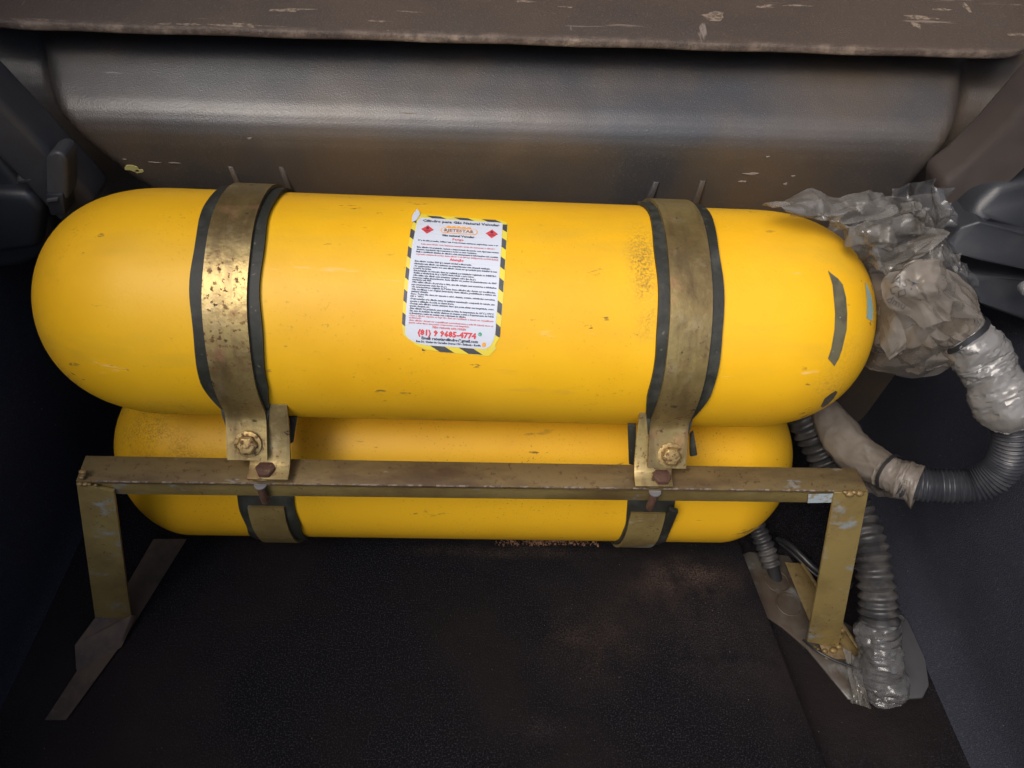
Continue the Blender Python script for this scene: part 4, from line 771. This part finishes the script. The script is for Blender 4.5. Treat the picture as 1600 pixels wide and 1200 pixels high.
cbag = thing('clear_bag', 'crumpled clear grey plastic bag behind the right dome of upper cylinder', 'plastic bag', (0.4274,0.6400,0.5103))
sheets = [
 ([[(0.3811,0.6900,0.4968), (0.4178,0.7000,0.5000), (0.4683,0.7050,0.5055), (0.5235,0.7050,0.5096)], [(0.3978,0.6600,0.4767), (0.4391,0.6680,0.4743), (0.4912,0.6720,0.4753), (0.5317,0.6720,0.4822)], [(0.4218,0.6350,0.4445), (0.4459,0.6250,0.4553), (0.4790,0.6250,0.4610), (0.5218,0.6350,0.4697)]], film_grey, 0.020),
 ([[(0.2806,0.6220,0.5415), (0.3068,0.6400,0.5412), (0.3545,0.6550,0.5351), (0.4012,0.6680,0.5226), (0.4406,0.6800,0.5141)], [(0.2906,0.6130,0.5450), (0.3184,0.6180,0.5406), (0.3497,0.6220,0.5378), (0.3882,0.6320,0.5320), (0.4337,0.6600,0.5159)], [(0.3070,0.6120,0.5368), (0.3272,0.6140,0.5288), (0.3473,0.6130,0.5281), (0.3800,0.6150,0.5296), (0.4285,0.6500,0.5129)]], film_grey, 0.015),
 ([[(0.3424,0.6180,0.5297), (0.3659,0.6080,0.5346), (0.4081,0.6220,0.5313), (0.4606,0.6500,0.5095)], [(0.3632,0.6240,0.5094), (0.3708,0.5900,0.5310), (0.4091,0.6020,0.5270), (0.4595,0.6400,0.5004)], [(0.3841,0.6320,0.4883), (0.3853,0.5960,0.5087), (0.4193,0.6040,0.5057), (0.4620,0.6400,0.4889)]], film_grey, 0.015),
 ([[(0.3968,0.6340,0.4790), (0.3957,0.6040,0.5063), (0.4277,0.6050,0.5101), (0.4789,0.6340,0.5151)], [(0.4033,0.6260,0.4701), (0.3995,0.5880,0.4995), (0.4345,0.5940,0.5003), (0.4777,0.6220,0.5044)], [(0.4103,0.6220,0.4615), (0.4151,0.5860,0.4771), (0.4318,0.5880,0.4894), (0.4880,0.6120,0.4861)]], film_grey, 0.015),
 ([[(0.4473,0.7000,0.5191), (0.4689,0.6900,0.5318), (0.4845,0.6850,0.5418), (0.5079,0.6900,0.5217)], [(0.4616,0.6900,0.4978), (0.4778,0.6750,0.5061), (0.4906,0.6680,0.5178), (0.5162,0.6750,0.5094)], [(0.4813,0.6700,0.4916), (0.4877,0.6550,0.4908), (0.4958,0.6550,0.4961), (0.5093,0.6650,0.4946)]], film_dark, 0.016),
 ([[(0.4817,0.6400,0.4947), (0.4946,0.6400,0.4969)], [(0.4994,0.6280,0.4742), (0.5129,0.6280,0.4782)], [(0.5157,0.6160,0.4512), (0.5365,0.6160,0.4431)]], film_dark, 0.006),
 ([[(0.5204,0.6400,0.4596), (0.5249,0.6360,0.4673), (0.5399,0.6400,0.4613)], [(0.5289,0.6320,0.4476), (0.5335,0.6240,0.4543), (0.5525,0.6320,0.4486)], [(0.5477,0.6320,0.4282), (0.5503,0.6280,0.4298), (0.5560,0.6320,0.4322)]], film_dark, 0.005),
 ([[(0.4452,0.6650,0.5194), (0.4509,0.6550,0.5286), (0.4685,0.6550,0.5176)], [(0.4469,0.6600,0.5053), (0.4535,0.6450,0.5174), (0.4770,0.6480,0.5084)], [(0.4604,0.6520,0.4934), (0.4642,0.6400,0.5022), (0.4843,0.6450,0.4995)]], film_grey, 0.015)]
for i, (c, m_, amp) in enumerate(sheets):
    big = i in (0, 1, 2, 3, 4, 7); b = MB(); b.grid(sheet_rows(c, 80 if big else 24, 52 if big else 36, amp, 26, i + 1.0)); b.build('film_fold', m_, cbag, angle=9)

# wrap of shiny film at the foot of the thick hose
fw = thing('film_wrap', 'shiny clear film wound round the bottom of the thick folded hose', 'plastic wrap', (0.5428,0.3570,-0.0206))
b = MB(); wrapped(b, [(0.5244,0.4180,0.0661), (0.5291,0.3980,0.0441), (0.5347,0.3760,0.0163), (0.5432,0.3580,-0.0188)], [0.0252, 0.0268, 0.0275, 0.0268], 60, 56, 0.0075, 1.7, 33.0, (1, 1), 0.7)
b.build('film', mat('clear_black_film', (0.20, 0.20, 0.205), 0.12, bump=[(60, 0.0015, O1, 3)], trans=0.62, backlit=0.1, spec=1.0), fw, angle=45)

b = MB(); b.grid(sheet_rows([[(0.5009,0.4066,0.0000), (0.5117,0.3885,0.0060)], [(0.5000,0.3787,-0.0120), (0.5100,0.3640,0.0000)], [(0.4988,0.3426,-0.0220), (0.5217,0.3348,-0.0180)]], 24, 40, 0.010, 24, 44)); b.build('loose_film', film_grey, fw, angle=10)

# ------------------------------------------------------------------ bare metal in the corner of the boot
mp_ = thing('floor_bracket', 'dirty pale metal bracket in the gap beside the carpeted floor', 'bracket', (0.4773,0.4442,-0.0200))
b = MB(); pts = [(0.3754,0.5474,-0.0300), (0.4189,0.5674,-0.0300), (0.4786,0.5618,-0.0300), (0.5161,0.4682,-0.0300), (0.5473,0.4447,-0.0300), (0.5480,0.3948,-0.0300), (0.5167,0.3479,-0.0300), (0.5011,0.3504,-0.0300), (0.4848,0.3806,-0.0300), (0.4657,0.4174,-0.0300), (0.4382,0.4484,-0.0300), (0.3985,0.4815,-0.0300)]
b.prism(pts, (0, 0, -0.0035)); b.build('plate', primer, mp_, bevel=0.001)
b = MB()
for c, r_ in (((0.4493,0.5189,-0.0295), 0.017), ((0.4566,0.4829,-0.0295), 0.017)):
    c = Vector(c); b.tube([c + Vector((r_*math.cos(t), r_*math.sin(t), 0)) for t in [2*math.pi*k/28 for k in range(29)]], 0.0012, 8, False)
b.build('pressed_ring', primer, mp_)
b = MB(); b.prism([(0.6077,0.4691,-0.0200), (0.6178,0.4567,-0.0200), (0.6207,0.3999,-0.0200), (0.6119,0.3654,-0.0200), (0.5964,0.3487,-0.0200), (0.5629,0.3470,-0.0200)], (0, 0, -0.006)); b.build('flange', plastic_grey, mp_, bevel=0.0015)
def cable(pts, r, label):
    b = MB(); p_, _ = smooth_path(pts, 40); b.tube(p_, r, 10); tag(b.build('cable', cable_m, None, tuple(p_[0])), label, 'cable', 'black cables in the right corner')
cable([(0.4568,0.5745,-0.0040), (0.4631,0.5564,0.0120), (0.4747,0.5354,0.0160), (0.4918,0.5154,0.0120), (0.5149,0.5050,0.0040), (0.5420,0.4975,0.0000)], 0.0042, 'thick black cable bending behind the right leg near the hose stub')
cable([(0.4589,0.5692,-0.0060), (0.4700,0.5443,0.0040), (0.4885,0.5167,0.0040), (0.5150,0.4982,-0.0020)], 0.0025, 'thinner black cable lying under the thick one')
cable([(0.4526,0.4203,-0.0080), (0.4602,0.4011,0.0040), (0.4809,0.3866,0.0060), (0.5104,0.3762,0.0030), (0.5250,0.3780,-0.0100)], 0.0018, 'thin black cable crossing the pale bracket at the foot of the leg')

# ------------------------------------------------------------------ dirt
random.seed(11)
def crumbs(name, mat_, n, gen, r0, r1):
    b = MB()
    for k in range(n):
        c = gen(); r_ = random.uniform(r0, r1)
        t = [Vector((random.gauss(0, 1), random.gauss(0, 1), random.gauss(0, 1))).normalized()*r_*random.uniform(.7, 1.2) for _ in range(4)]
        b.add([Vector(c) + Vector((0, 0, r_*0.5)) + q for q in t], [(0, 1, 2), (0, 3, 1), (1, 3, 2), (2, 3, 0)])
    return stuff(b.build(name, mat_, smooth=False))
A, B_ = Vector((0.0220,0.5545,0.0000)), Vector((0.1849,0.5570,0.0000))
crumbs('rust_crumbs', crumb_m, 420, lambda: A.lerp(B_, min(1, max(0, random.betavariate(2.2, 1.6)))) + Vector((0, abs(random.gauss(0, 0.004)) + random.uniform(-0.002, 0.006), 0)), 0.0008, 0.0032)
def anyfloor():
    while True:
        x = random.uniform(-0.2, 0.42); y = random.uniform(0.25, 0.57)
        if random.random() < (x + 0.25)/0.6 and x < 0.40 - (y - 0.5)*0.1: return (x, y, 0)
crumbs('dust_specks', speck_m, 260, anyfloor, 0.0002, 0.0007)
C0 = Vector((-0.3660,0.5990,0.7075)) if False else None
crumbs('wall_specks', speck_m, 30, lambda: (0.50 + random.random()*0.12, random.uniform(0.35, 0.6), -0.034), 0.0004, 0.0012)

for o in bpy.data.objects:
    if 'org' in o.keys(): del o['org']
